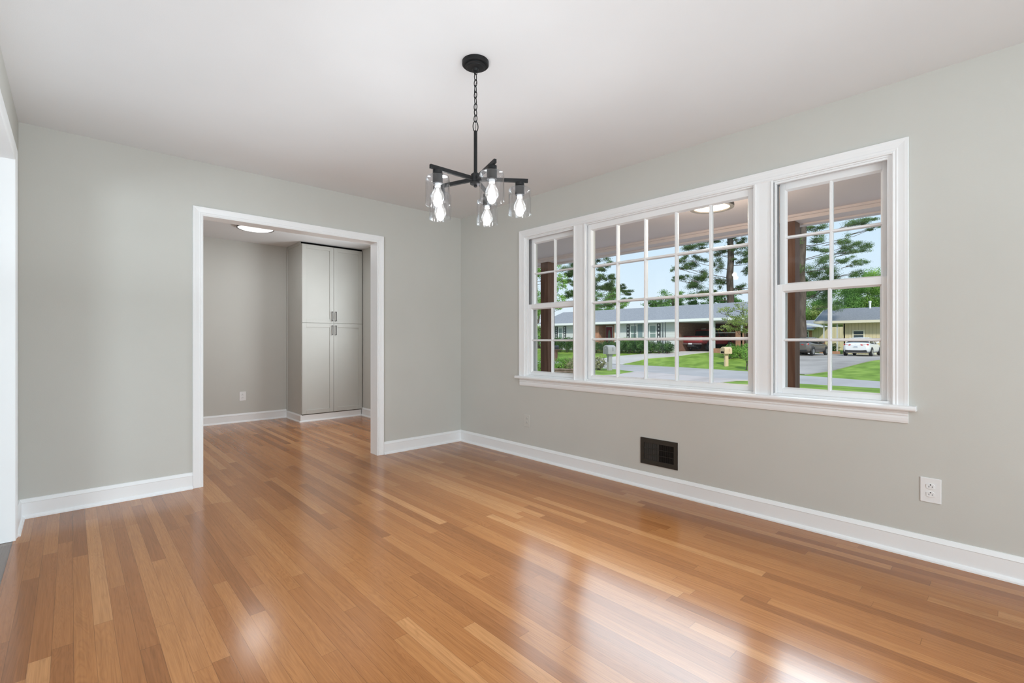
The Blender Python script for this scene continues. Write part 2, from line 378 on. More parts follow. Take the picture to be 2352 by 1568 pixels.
MB().box(XL-.12, XL, OY1, OY1+.018, 0, OZ+.018).box(XL-.12, XL, OY0-.018, OY0, 0, OZ+.018).box(XL-.12, XL, OY0, OY1, OZ, OZ+.018).build('door_jamb', 'trim', t2)
casing([(OY0, 0), (OY0, OZ), (OY1, OZ), (OY1, 0)], [(-1, 0), (-1, 1), (1, 1), (1, 0)], lambda a, z: Vector((XL-.12, a, z)), (-1, 0, 0)).build('rear_casing', 'trim', t2)
# baseboards (thickness, height)
BAS = [(0, 0), (.030, 0), (.029, .008), (.023, .017), (.015, .021), (.0145, .094), (.0165, .097), (.013, .104), (.0085, .113), (.006, .118), (0, .119)]
def baseboard(name, p0, p1, nrm, label, miter=(0, 0), parent=None):
    """runs p0 to p1 in XY; nrm points into the room; miter: +1 inside corner, 0 square, -1 outside"""
    p0, p1, n = Vector((*p0, 0)), Vector((*p1, 0)), Vector((*nrm, 0)); d = (p1 - p0).normalized()
    r = [[p0 + d*(t*miter[0]) + n*t + Vector((0, 0, z)) for t, z in BAS], [p1 - d*(t*miter[1]) + n*t + Vector((0, 0, z)) for t, z in BAS]]
    return struct(MB().sweep(r).build(name, 'trim', parent), label, 'baseboard')
baseboard('baseboard_right', (XR, YC), (XR, YB), (-1, 0), 'white baseboard along the window wall', (0, 1))
bb = baseboard('baseboard_back', (DX1+.067, YB), (XR, YB), (0, -1), 'white baseboard along the doorway wall', (0, 1))
o = baseboard('baseboard_back_left', (XL, YB), (DX0-.067, YB), (0, -1), 'white baseboard left of the doorway', (1, 0))
baseboard('baseboard_left', (XL, OY1+.067), (XL, YB), (1, 0), 'short white baseboard beside the left opening', (0, 1))
baseboard('baseboard_far', (-1.2, YN), (2.272, YN), (0, -1), 'white baseboard on the far room end wall', (0, 1))
baseboard('baseboard_far_right', (XR, YF), (XR, 6.60), (-1, 0), 'white baseboard on the far room right wall', (0, 0))
baseboard('baseboard_far_left', (-1.2, YF), (-1.2, YN), (1, 0), 'white baseboard on the far room left wall', (0, 1))

# ------------------------------------------------------------------ triple window
w0 = MB()
# jamb liners and the casing with two mullion boards
o = struct(casing([(WY0, WZ0), (WY0, WZ1-.004), (WY1, WZ1-.004), (WY1, WZ0)], [(-1, 0), (-1, 1), (1, 1), (1, 0)], lambda a, z: Vector((XR, a, z)), (-1, 0, 0), w=.068).build('trim_3', 'trim'), 'white fluted casing around the triple window', 'trim')
JX = 3.262
jm = MB().box(XR, JX, WY0+.0002, WY0+.012, WZ0, WZ1).box(XR, JX, WY1-.012, WY1-.0002, WZ0, WZ1).box(XR+.0005, JX, WY0+.012, WY1-.012, WZ1-.012, WZ1-.0002).box(XR+.0005, JX, WY0+.012, WY1-.012, WZ0, WZ0+.012)
jm.build('jamb', 'trim', o)
ML = [(1.135, 1.022), (2.588, 2.462)]             # mullion boards (y hi, y lo)
for hi, lo in ML:
    q = MB().box(XR-.004, JX, lo+.006, hi-.006, WZ0+.012, WZ1-.012)
    prof = [(lo, 0), (lo, .010), (lo+.012, .012), (lo+.016, .007), (lo+.034, .005), (hi-.034, .005), (hi-.016, .007), (hi-.012, .012), (hi, .010), (hi, 0)]
    q.sweep([[Vector((XR-.004-t, y, z)) for y, t in prof] for z in (WZ0, WZ1-.004)])
    q.build('mullion', 'trim', o)
# stool and apron
nose = [(XR+.03, .738), (XR-.040, .738), (XR-.046, .741), (XR-.049, .747), (XR-.049, .755), (XR-.046, .761), (XR-.040, .765), (XR+.03, .765)]
MB().sweep([[Vector((x, y, z)) for x, z in nose] for y in (.352, 3.286)]).build('stool', 'trim', o, .003)
APR = [(0, .738), (.012, .738), (.0135, .726), (.011, .722), (.014, .714), (.011, .709), (.013, .698), (.012, .684), (.009, .673), (0, .671)]
MB().sweep([[Vector((XR-t, y, z)) for t, z in APR] for y in (.386, 3.252)]).build('apron', 'trim', o, .001)

def sash(name, x, t, y0, y1, z0, z1, g, ny, nz, parent, mw=.017, mt=.026):
    """a glazed sash: rails and stiles around glass rectangle g, ny x nz lights"""
    gy0, gy1, gz0, gz1 = g
    b = MB().box(x, x+t, y0, gy0, z0, z1).box(x, x+t, gy1, y1, z0, z1).box(x, x+t, gy0, gy1, z0, gz0).box(x, x+t, gy0, gy1, gz1, z1)
    s_ = b.build(name, 'trim', parent, .002)
    # sloped glazing bead on the room side
    bd = MB(); xi, xo = x + .004, x + t*.55; q = .009
    bd.sweep([[Vector((xi, y, z)), Vector((xo, y + dy*q, z + dz*q)), Vector((xo, y, z))] for y, z, dy, dz in
              ((gy0, gz0, 1, 1), (gy1, gz0, -1, 1), (gy1, gz1, -1, -1), (gy0, gz1, 1, -1), (gy0, gz0, 1, 1))])
    bd.build('glazing_bead', 'trim', s_)
    mc = x + t*.55
    for i in range(1, ny):
        y = gy0 + (gy1-gy0)*i/ny
        mb = MB().sweep([[Vector((mc-mt*.5, y-mw*.28, z)), Vector((mc-mt*.5, y+mw*.28, z)), Vector((mc-.003, y+mw*.55, z)), Vector((mc+mt*.5, y+mw*.55, z)), Vector((mc+mt*.5, y-mw*.55, z)), Vector((mc-.003, y-mw*.55, z))] for z in (gz0, gz1)])
        mb.build('vertical_muntin', 'trim', s_)
    for i in range(1, nz):
        z = gz0 + (gz1-gz0)*i/nz
        q = .0007; h_ = mw*.97
        mb = MB().sweep([[Vector((mc-mt*.5+q, y, z-h_*.28)), Vector((mc-mt*.5+q, y, z+h_*.28)), Vector((mc-.003+q, y, z+h_*.55)), Vector((mc+mt*.5-q, y, z+h_*.55)), Vector((mc+mt*.5-q, y, z-h_*.55)), Vector((mc-.003+q, y, z-h_*.55))] for y in (gy0, gy1)])
        mb.build('horizontal_muntin', 'trim', s_)
    MB().box(mc+.003, mc+.006, gy0, gy1, gz0, gz1).build('glass_pane', 'glass', s_)
    return s_
def window_root(name, label, loc):
    r = bpy.data.objects.new(name, None); r.location = loc; col.objects.link(r); r.empty_display_size = .1
    return struct(r, label, 'window')
def double_hung(name, label, y0, y1):
    r = window_root(name, label, (XR, (y0+y1)/2, WZ0))
    sash('lower_sash', XR+.030, .034, y0+.006, y1-.006, WZ0+.012, 1.440, (y0+.038, y1-.038, .805, 1.398), 2, 2, r)
    sash('upper_sash', XR+.066, .034, y0+.010, y1-.010, 1.402, WZ1-.012, (y0+.040, y1-.040, 1.442, 2.022), 2, 2, r)
    # inner stops, head stop and grey metal sash track
    st = MB().box(XR+.004, XR+.028, y0, y0+.009, WZ0+.012, WZ1-.012).box(XR+.004, XR+.028, y1-.009, y1, WZ0+.012, WZ1-.012).box(XR+.005, XR+.027, y0+.009, y1-.009, WZ1-.024, WZ1-.0125)
    st.build('stop', 'trim', r)
    MB().box(XR+.032, XR+.063, y1-.006, y1-.0005, 1.44, WZ1-.012).box(XR+.032, XR+.063, y0+.0005, y0+.006, 1.44, WZ1-.012).box(XR+.043, XR+.049, y1-.0085, y1-.006, 1.44, WZ1-.012).build('sash_track', 'zinc', r)
    return r
def outer_stop(parent, y0, y1, x0):
    w_ = .030 if x0 < XR+.08 else .034
    MB().box(x0, 3.240 if x0 < XR+.08 else 3.262, y0, y0+w_, WZ0+.012, WZ1-.013).box(x0, 3.240 if x0 < XR+.08 else 3.262, y1-w_, y1, WZ0+.012, WZ1-.013).box(x0, 3.262, y0+w_, y1-w_, 2.034, WZ1-.013).build('outer_stop', 'soffit', parent)
outer_stop(double_hung('window_1', 'left double-hung sash window, leftmost of the three', 2.590, WY1-.012), 2.594, WY1-.0125, XR+.103)
r = window_root('window_2', 'wide fixed window of twenty lights in the middle', (XR, 1.8, WZ0))
sash('fixed_sash', XR+.022, .040, 1.137, 2.460, WZ0+.012, WZ1-.012, (1.180, 2.430, .806, 2.020), 5, 4, r, mw=.020, mt=.030)
outer_stop(r, 1.140, 2.472, XR+.064)
outer_stop(double_hung('window_3', 'right double-hung sash window, rightmost of the three', WY0+.012, 1.020), WY0+.0125, 1.016, XR+.103)

# ------------------------------------------------------------------ chandelier
hub = Vector((1.4265, 1.7873, 1.875))
ch = thing('chandelier', 'black five-arm chandelier with clear glass shades hanging from the ceiling', 'chandelier', (hub.x, hub.y, H))
cp = MB().lathe([(.0005, 0), (.064, 0), (.064, -.016), (.060, -.0195), (.050, -.0195), (.0495, -.024), (.042, -.027), (.041, -.031), (.030, -.034), (.016, -.035), (.012, -.046), (.0005, -.048)], (hub.x, hub.y, H), 40).build('ceiling_canopy', 'black', ch)
MB().tube([(hub.x + .009*math.sin(a), hub.y, H-.052 + .009*math.cos(a)) for a in [2*PI*i/16 for i in range(16)]], .0022, 8, closed=True).build('canopy_loop', 'black', cp)
def link(z, a, rx, rz, t):
    """one oval chain link, its plane turned by a about the vertical"""
    pts = []
    for i in range(24):
        q = 2*PI*i/24; x = rx*math.cos(q); zz = rz*math.sin(q)
        pts.append((hub.x + x*math.cos(a), hub.y + x*math.sin(a), z + zz))
    return MB().tube(pts, t, 8, closed=True)
z = H - .074; k = 0
while z > 2.155:
    link(z, rad(20 + 90*(k % 2)) + U(-.25, .25), .0085, .0175, .0021).build('chain_link', 'black', ch)
    z -= .0285; k += 1
link(2.128, rad(-25), .0125, .026, .0023).build('hanging_loop', 'black', ch)
MB().tube([(hub.x + .002, hub.y, H-.05)] + [(hub.x + .005*math.sin(i*1.3), hub.y + .005*math.cos(i*1.7), H-.05 - i*.024) for i in range(1, 13)] + [(hub.x, hub.y, 2.10)], .0012, 6).build('lamp_cord', 'black', ch)
MB().lathe([(.0005, 2.108), (.006, 2.108), (.0085, 2.104), (.0085, 1.90), (.0005, 1.90)], (hub.x, hub.y, 0), 20).build('stem', 'black', ch)
MB().lathe([(.0005, 1.905), (.012, 1.905), (.022, 1.897), (.022, 1.862), (.026, 1.858), (.026, 1.850), (.014, 1.846), (.0005, 1.846)], (hub.x, hub.y, 0), 28).build('hub', 'black', ch)
fin_ = MB().lathe([(.0005, 1.846), (.008, 1.846), (.009, 1.838), (.0005, 1.834)], (hub.x, hub.y, 0), 16).build('finial', 'black', ch)
for a in (6, 78, 150, 222, 294):
    d = Vector((math.cos(rad(a))*CR[0] + math.sin(rad(a))*CF[0], math.cos(rad(a))*CR[1] + math.sin(rad(a))*CF[1], 0))
    arm = MB().bar(hub + d*.018, hub + d*.255, .013, .018).build('arm', 'black', ch, .001)
    c = hub + d*.215; x, y = c.x, c.y
    MB().lathe([(.0005, 1.866), (.022, 1.866), (.022, 1.850), (.018, 1.848), (.018, 1.846), (.0225, 1.844), (.0225, 1.806), (.0005, 1.806)], (x, y, 0), 24).build('socket', 'black', arm)
    MB().lathe([(.0225, 1.840), (.044, 1.840), (.050, 1.837), (.0535, 1.830), (.0545, 1.822), (.0545, 1.712), (.0550, 1.709), (.0535, 1.7075), (.0520, 1.709), (.0520, 1.822), (.0510, 1.8285), (.0482, 1.8345), (.044, 1.8375), (.0225, 1.8375)], (x, y, 0), 40).build('glass_shade', 'shade', arm)
    MB().lathe([(.0005, 1.806), (.0130, 1.806), (.0132, 1.796), (.0125, 1.792), (.0005, 1.792)], (x, y, 0), 20).build('bulb_collar', 'plate', arm)
    MB().lathe([(.0125, 1.794), (.0135, 1.786), (.020, 1.772), (.0275, 1.757), (.0300, 1.745), (.0285, 1.733), (.0215, 1.722), (.010, 1.7165), (.0005, 1.7155)], (x, y, 0), 28).build('bulb', 'bulbglass', arm)
    fl = MB()
    for q in range(4):
        e_ = Vector((math.cos(q*PI/2 + .4), math.sin(q*PI/2 + .4), 0))
        fl.tube([Vector((x, y, 1.782)) + e_*.004, Vector((x, y, 1.765)) + e_*.007, Vector((x, y, 1.738)) + e_*.0075, Vector((x, y, 1.728)) + e_*.004], .0018, 6)
    fl.build('filament', 'filament', arm)
    L = bpy.data.lights.new('bulb_light', 'POINT'); L.energy = 2.; L.color = (.96, .98, 1); L.shadow_soft_size = .02
    lo = bpy.data.objects.new('bulb_light', L); lo.location = (x, y, 1.748); col.objects.link(lo)

# ------------------------------------------------------------------ vent register
vr = thing('vent_register', 'dark bronze wall vent register with louvres below the wide window', 'vent', (XR, 1.795, .178))
y0, y1, z0, z1 = 1.647, 1.943, .180, .374
b = MB().box(XR-.007, XR, y0, y1, z0, z0+.034).box(XR-.007, XR, y0, y1, z1-.034, z1).box(XR-.007, XR, y0, y0+.028, z0+.034, z1-.034).box(XR-.007, XR, y1-.028, y1, z0+.034, z1-.034)
b.build('face_frame', 'register', vr)
MB().box(XR-.0012, XR-.0002, y0+.028, y1-.028, z0+.034, z1-.034).build('duct_opening', 'dark', vr)
for q in (1, 2):
    zz = z0+.034 + (z1-z0-.068)*q/3
    MB().box(XR-.006, XR-.003, y0+.028, y1-.028, zz-.0015, zz+.0015).build('cross_bar', 'register', vr)
nf = 30
for i in range(nf):
    y = y0+.032 + (y1-y0-.064)*i/(nf-1); s_ = -1 if i >= nf/2 else 1
    MB().add([(XR-.0035, y, z0+.034), (XR-.0035, y, z1-.034), (XR-.0013, y+s_*.0035, z1-.034), (XR-.0013, y+s_*.0035, z0+.034),
              (XR-.0035, y+.0008, z0+.034), (XR-.0035, y+.0008, z1-.034), (XR-.0013, y+.0008+s_*.0035, z1-.034), (XR-.0013, y+.0008+s_*.0035, z0+.034)],
             [(0,1,2,3),(7,6,5,4),(0,4,5,1),(1,5,6,2),(2,6,7,3),(3,7,4,0)]).build('louvre', 'register', vr)
MB().tube([(XR-.009, y0+.014, .277), (XR-.006, y0+.014, .277)], .003, 10).build('screw', 'register', vr)

# ------------------------------------------------------------------ outlets
def outlet(label, org, ax, nrm, w, h, mt_, small=1.):
    """org: centre on the wall; ax: horizontal axis on the wall; nrm: into the room"""
    org, ax, n = Vector(org), Vector(ax), Vector(nrm); up = Vector((0, 0, 1))
    r = thing('outlet', label, 'outlet', org)
    def blk(b, cx, cz, hw, hh, d0, d1, rnd=0):
        if rnd:
            pl = []
            for i in range(20):
                a = 2*PI*i/20; px = max(-1, min(1, 1.25*math.cos(a))) * hw; pz = max(-1, min(1, 1.02*math.sin(a))) * hh
                pl.append(org + ax*(cx+px) + up*(cz+pz) + n*d0)
            b.slab(pl, n*(d1-d0))
        else:
            b.slab([org + ax*(cx+i*hw) + up*(cz+j*hh) + n*d0 for i, j in ((-1,-1),(1,-1),(1,1),(-1,1))], n*(d1-d0))
        return b
    blk(MB(), 0, 0, w/2, h/2, 0, .005).build('cover_plate', mt_, r, .0025, 3)
    for sgn in (1, -1):
        cz = sgn*.0195
        rc = blk(MB(), 0, cz, .017, .0142, .004, .0075, 1).build('receptacle', mt_, r, .0008)
        for b_ in ((-.0063, .0005, .0011, .0042), (.0063, .0005, .0011, .0034)):
            blk(MB(), b_[0], cz - .0015 + b_[1], b_[2], b_[3], .0070, .0078).build('slot', 'dark', rc)
        blk(MB(), 0, cz + .0088, .0028, .0022, .0070, .0078, 1).build('ground_hole', 'dark', rc)
    blk(MB(), 0, 0, .0025, .0025, .0045, .0062, 1).build('screw', mt_, r)
outlet('white duplex outlet low on the window wall, right of the vent', (XR, .3005, .349), (0, -1, 0), (-1, 0, 0), .080, .123, 'plate')
outlet('wall-coloured outlet low on the window wall, left of the vent', (XR, 3.158, .344), (0, -1, 0), (-1, 0, 0), .076, .115, 'painted_plate')
outlet('white outlet on the end wall of the room past the doorway', (1.700, YN, .348), (1, 0, 0), (0, -1, 0), .080, .122, 'plate')

# ------------------------------------------------------------------ pantry cabinet in the far room
CX0, CX1, CY0, CY1, CZ0, CZ1 = 2.272, XR-.002, 6.60, YN-.002, .100, 2.412
pc = thing('pantry_cabinet', 'tall greige pantry cabinet with four shaker doors seen through the doorway', 'cabinet', (2.7, 6.88, 0))
MB().box(CX0, CX1, CY0, CY1, CZ0, CZ1).build('carcass', 'cabinet', pc)
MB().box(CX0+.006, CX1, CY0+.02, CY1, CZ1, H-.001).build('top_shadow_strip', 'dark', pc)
MB().box(CX0-.014, CX0, CY1-.02, CY1, CZ0, CZ1+.02).box(CX0-.006, CX0, CY0+.02, CY1, CZ1-.012, H-.002).build('scribe_moulding', 'cabinet', pc)
tk = MB().box(CX0+.0, CX1-.02, CY0-.004, CY0+.012, 0, CZ0-.008).build('toe_board', 'trim', pc)
r_ = [[Vector((CX0 - t, y, z*.83)) for t, z in BAS] for y in (CY0-.012, CY1)]
MB().sweep(r_).build('side_baseboard', 'trim', pc)
MB().sweep([[Vector((x, CY0-.004 - t, z)) for t, z in ((0, 0), (.016, 0), (.013, .012), (.004, .018), (0, .019))] for x in (CX0-.028, CX1-.03)]).build('shoe_moulding', 'trim', pc)
SPL = 1.343
xm = 2.706; xe = 3.128
for (x0, x1, hs) in ((CX0+.003, xm-.0015, 1), (xm+.0015, xe, -1)):
    for (z0, z1, lowr) in ((CZ0+.004, SPL-.002, 1), (SPL+.002, CZ1-.003, 0)):
        f_ = .056; yf = CY0-.020
        b = MB().box(x0, x0+f_, yf, CY0-.001, z0, z1).box(x1-f_, x1, yf, CY0-.001, z0, z1).box(x0+f_, x1-f_, yf, CY0-.001, z0, z0+f_).box(x0+f_, x1-f_, yf, CY0-.001, z1-f_, z1)
        d_ = b.build('door', 'cabinet', pc, .0015)
        MB().box(x0+f_-.002, x1-f_+.002, yf+.009, CY0-.001, z0+f_-.002, z1-f_+.002).build('door_panel', 'cabinet', d_)
        hx = x1-.022 if hs == 1 else x0+.022 + .004
        hz = (SPL+.035, SPL+.160) if not lowr else (SPL-.160, SPL-.035)
        hp = [(hx, yf, hz[0]), (hx, yf-.026, hz[0]), (hx, yf-.028, hz[0]+.002), (hx, yf-.028, hz[1]-.002), (hx, yf-.026, hz[1]), (hx, yf, hz[1])]
        h_ = MB().bar(hp[0], hp[1], .009, .009).bar((hx, yf-.027, hz[0]-.0045), (hx, yf-.027, hz[1]+.0045), .009, .009).bar(hp[4], hp[5], .009, .009).build('handle', 'nickel', d_, .001)

# ------------------------------------------------------------------ far-room flush light
fl_ = thing('flush_light', 'round lit flush-mount ceiling light in the room past the doorway', 'ceiling light', (1.59, 6.13, H))
MB().lathe([(.0005, -.0), (.185, 0), (.190, -.004), (.190, -.020), (.0005, -.020)], (1.59, 6.13, H), 48).build('base_ring', 'bronze', fl_)
MB().lathe([(.0005, -.040), (.10, -.038), (.165, -.032), (.184, -.024), (.186, -.0205), (.0005, -.0205)], (1.59, 6.13, H), 48).build('diffuser', 'disc', fl_)
MB().lathe([(.187, -.018), (.196, -.018), (.197, -.028), (.188, -.028), (.187, -.018)], (1.59, 6.13, H), 48).build('trim_ring', 'bronze', fl_)
L = bpy.data.lights.new('flush_light_glow', 'AREA'); L.shape = 'DISK'; L.size = .34; L.energy = 5.; L.color = (.97, .98, 1)
lo = bpy.data.objects.new('flush_light_glow', L); lo.location = (1.59, 6.13, H-.046); col.objects.link(lo)

# ------------------------------------------------------------------ porch
PZ = 2.235
struct(MB().box(3.272, 5.02, -4.5, 8.2, PZ, PZ+.12).build('ceiling_porch', 'porchpaint'), 'pinkish-grey painted porch ceiling', 'ceiling')
pb = struct(MB().box(4.79, 4.96, -4.5, 8.2, 2.185, PZ).build('trim_4', 'porchpaint'), 'painted beam along the porch edge', 'beam')
MB().box(4.765, 4.79, -4.5, 8.2, PZ-.02, PZ).build('cove_strip', 'porchpaint', pb)
MB().box(4.96, 5.04, -4.5, 8.2, 2.17, PZ+.12).build('fascia_board', 'porchpaint', pb)
for y, lb in ((4.421, 'dark stained square porch post seen through the left window'), (1.384, 'dark stained square porch post seen through the right window')):
    p_ = thing('porch_post', lb, 'post', (4.87, y+.07, -.2))
    MB().box(4.80, 4.94, y, y+.14, -.2, 2.185).build('shaft', 'post', p_, .004)
    MB().box(4.796, 4.944, y-.004, y+.144, -.2, -.19).build('post_base', 'bronze', p_)
# outer sheathing and slab of the porch
struct(MB().box(3.272, 5.1, -4.5, 8.2, -.3, -.2).build('floor_porch', 'concrete'), 'concrete porch slab', 'floor')
pl = thing('porch_light', 'round dark bronze porch light fixed to the porch ceiling', 'porch light', (3.60, 1.61, PZ))
c = (3.60, 1.61, PZ)
MB().lathe([(.0005, 0), (.10, 0), (.10, -.012), (.03, -.016), (.0005, -.016)], c, 32).build('canopy', 'bronze', pl)
MB().lathe([(.150, -.100), (.158, -.100), (.158, -.122), (.128, -.122), (.128, -.116), (.150, -.114), (.150, -.100)], c, 40).build('lower_ring', 'bronze', pl)
MB().lathe([(.150, -.010), (.157, -.010), (.157, -.024), (.150, -.024), (.150, -.010)], c, 40).build('upper_ring', 'bronze', pl)
for a in range(4):
    q = rad(-14 + 90*a)
    MB().bar((c[0] + .1535*math.cos(q), c[1] + .1535*math.sin(q), PZ-.012), (c[0] + .1535*math.cos(q), c[1] + .1535*math.sin(q), PZ-.112), .010, .008).build('strut', 'bronze', pl)
MB().lathe([(.0005, -.108), (.149, -.108), (.149, -.113), (.0005, -.113)], c, 40).build('glass_bottom', 'porchglass', pl)
MB().lathe([(.0005, -.113), (.020, -.1132), (.022, -.1145), (.0005, -.1155)], (c[0]-.01, c[1]+.05, PZ), 16).build('bulb', 'porchbulb', pl)

L = bpy.data.lights.new('porch_light_glow', 'POINT'); L.energy = 15.; L.color = (1, .87, .74); L.shadow_soft_size = .08
lo = bpy.data.objects.new('porch_light_glow', L); lo.location = (3.6, 1.61, PZ-.22); col.objects.link(lo)

# ------------------------------------------------------------------ ground outside
FE = [(-40, 24.5), (-6, 25.3), (4.1, 26.8), (11.3, 30.0), (16, 31.2), (20.4, 31.6), (30, 31.8), (70, 32)]
NE = [(-40, 19.3), (8, 19.5), (13, 20.8), (16, 22.2), (22, 23.2), (70, 24)]
def lerp(tab, y):
    for (a, p), (c_, q) in zip(tab, tab[1:]):
        if y <= c_: return p + (q-p)*max(0., (y-a)/(c_-a))
    return tab[-1][1]
def smo(t): t = max(0., min(1., t)); return t*t*(3-2*t)
def gz(x, y):
    e, n = lerp(FE, y), lerp(NE, y)
    if x < n: return -.45
    if x < n+.8: return -.45 - .3*smo((x-n)/.8)
    if x < e: return -.75
    top = .2 - .3*(1-smo((y-11)/6)); w = 9. - 3.*smo((y-11)/4); t = min(1., (x-e)/w)
    return -.75 + (top+.75)*(.45*t + .55*smo(t))
def axis(segs):
    out = []
    for a, b_, s_ in segs:
        q = a
        while q < b_ - 1e-6: out.append(q); q += s_
    out.append(segs[-1][1]); return out
gx = axis([(5.0, 19, 1.4), (19, 34, .35), (34, 46, .6), (46, 140, 6)]); gy = axis([(-40, 0, 4), (0, 24, .6), (24, 40, 1.2), (40, 110, 7)])
b = MB(); ny = len(gy)
b.add([(x, y, gz(x, y)) for x in gx for y in gy], [(i*ny+j, (i+1)*ny+j, (i+1)*ny+j+1, i*ny+j+1) for i in range(len(gx)-1) for j in range(ny-1)], True)
struct(b.build('lawn', 'grass'), 'green lawns on both sides of the street', 'lawn')
def paved(name, m_, left, right, label, cat, n=24, lift=.02):
    """strip between two polylines, draped on the ground, with a small thickness"""
    def samp(pl, t):
        k_ = t*(len(pl)-1); i = min(int(k_), len(pl)-2); f = k_-i
        return (pl[i][0] + (pl[i+1][0]-pl[i][0])*f, pl[i][1] + (pl[i+1][1]-pl[i][1])*f)
    b = MB(); N = n*(len(left)-1); W_ = 10; vs = []
    for i in range(N+1):
        a, c_ = samp(left, i/N), samp(right, i/N)
        for j in range(W_+1):
            x = a[0] + (c_[0]-a[0])*j/W_; y = a[1] + (c_[1]-a[1])*j/W_
            vs.append((x, y, gz(x, y) + lift))
    q = W_+1; b.add(vs, [(i*q+j, (i+1)*q+j, (i+1)*q+j+1, i*q+j+1) for i in range(N) for j in range(W_)], True)
    # skirt
    for j in (0, W_):
        e_ = [vs[i*q+j] for i in range(N+1)]
        b.add(e_ + [(x, y, z-.08) for x, y, z in e_], [(i, i+1, N+2+i, N+1+i) for i in range(N)])
    return struct(b.build(name, m_), label, cat)
ys = [-40, -20, -6, 0, 4.1, 8, 11.3, 14, 16, 20.4, 26, 34, 70]
paved('street', 'asphalt', [(lerp(NE, y)+.75, y) for y in ys], [(lerp(FE, y)-.02, y) for y in ys], 'pale grey asphalt street', 'street', 4, .015)
paved('driveway', 'apron', [(5.1, 12.8), (15, 12.8), (18.2, 12.5), (20.9, 13.1), (22.3, 13.6)], [(5.1, -6), (12.5, -6), (17.4, 7.5), (18.8, 7.45), (20.9, 5.9)], 'pinkish concrete driveway of the near house, with an unseen pad added to bounce light', 'driveway', 8, .03)  # the wide unseen part by the porch is added to bounce warm light up
paved('driveway_far', 'concrete', [(31.35, 25.8), (33.2, 25.2), (34.9, 23.8), (35.8, 22.0), (36.9, 19.75), (43.4, 19.5)], [(31.35, 21.2), (32.2, 21.3), (34.3, 20.6), (35.2, 18.5), (37.0, 16.9), (43.4, 16.2)], 'pale concrete driveway curving to the carport', 'driveway', 8, .035)
paved('driveway_right', 'olddrive', [(29.6, 10.0), (31.6, 10.6), (36, 12.0), (42, 13.4), (50.6, 13.4)], [(29.0, 7.9), (31, 7.1), (34, 6.5), (37.5, 5.9), (50.6, 5.4)], 'stained grey driveway of the cream house', 'driveway', 8, .03)

# ------------------------------------------------------------------ vehicles
def ring_body(x, zb, zt, hw, crown=.02):
    h_ = zt-zb
    half = [(0, zb), (.80*hw, zb), (.95*hw, zb+.10*h_), (hw, zb+.38*h_), (.985*hw, zb+.62*h_), (.93*hw, zb+.88*h_), (.84*hw, zt), (.40*hw, zt+crown)]
    pts = half + [(0, zt+crown)] + [(-y, z) for y, z in half[:0:-1]]
    return [(x, y, z) for y, z in pts]
def ring_cab(x, zb, zt, hb, ht):
    half = [(0, zb), (hb, zb), (hb*.985, zb+.25*(zt-zb)), (ht*1.03, zb+.80*(zt-zb)), (ht*.93, zt), (ht*.5, zt+.012)]
    pts = half + [(0, zt+.015)] + [(-y, z) for y, z in half[:0:-1]]
    return [(x, y, z) for y, z in pts]
def place(mb, ox, oy, oz, a):
    ca, sa = math.cos(a), math.sin(a)
    mb.v = [(ox + x*ca - y*sa, oy + x*sa + y*ca, oz + z) for x, y, z in mb.v]
    return mb
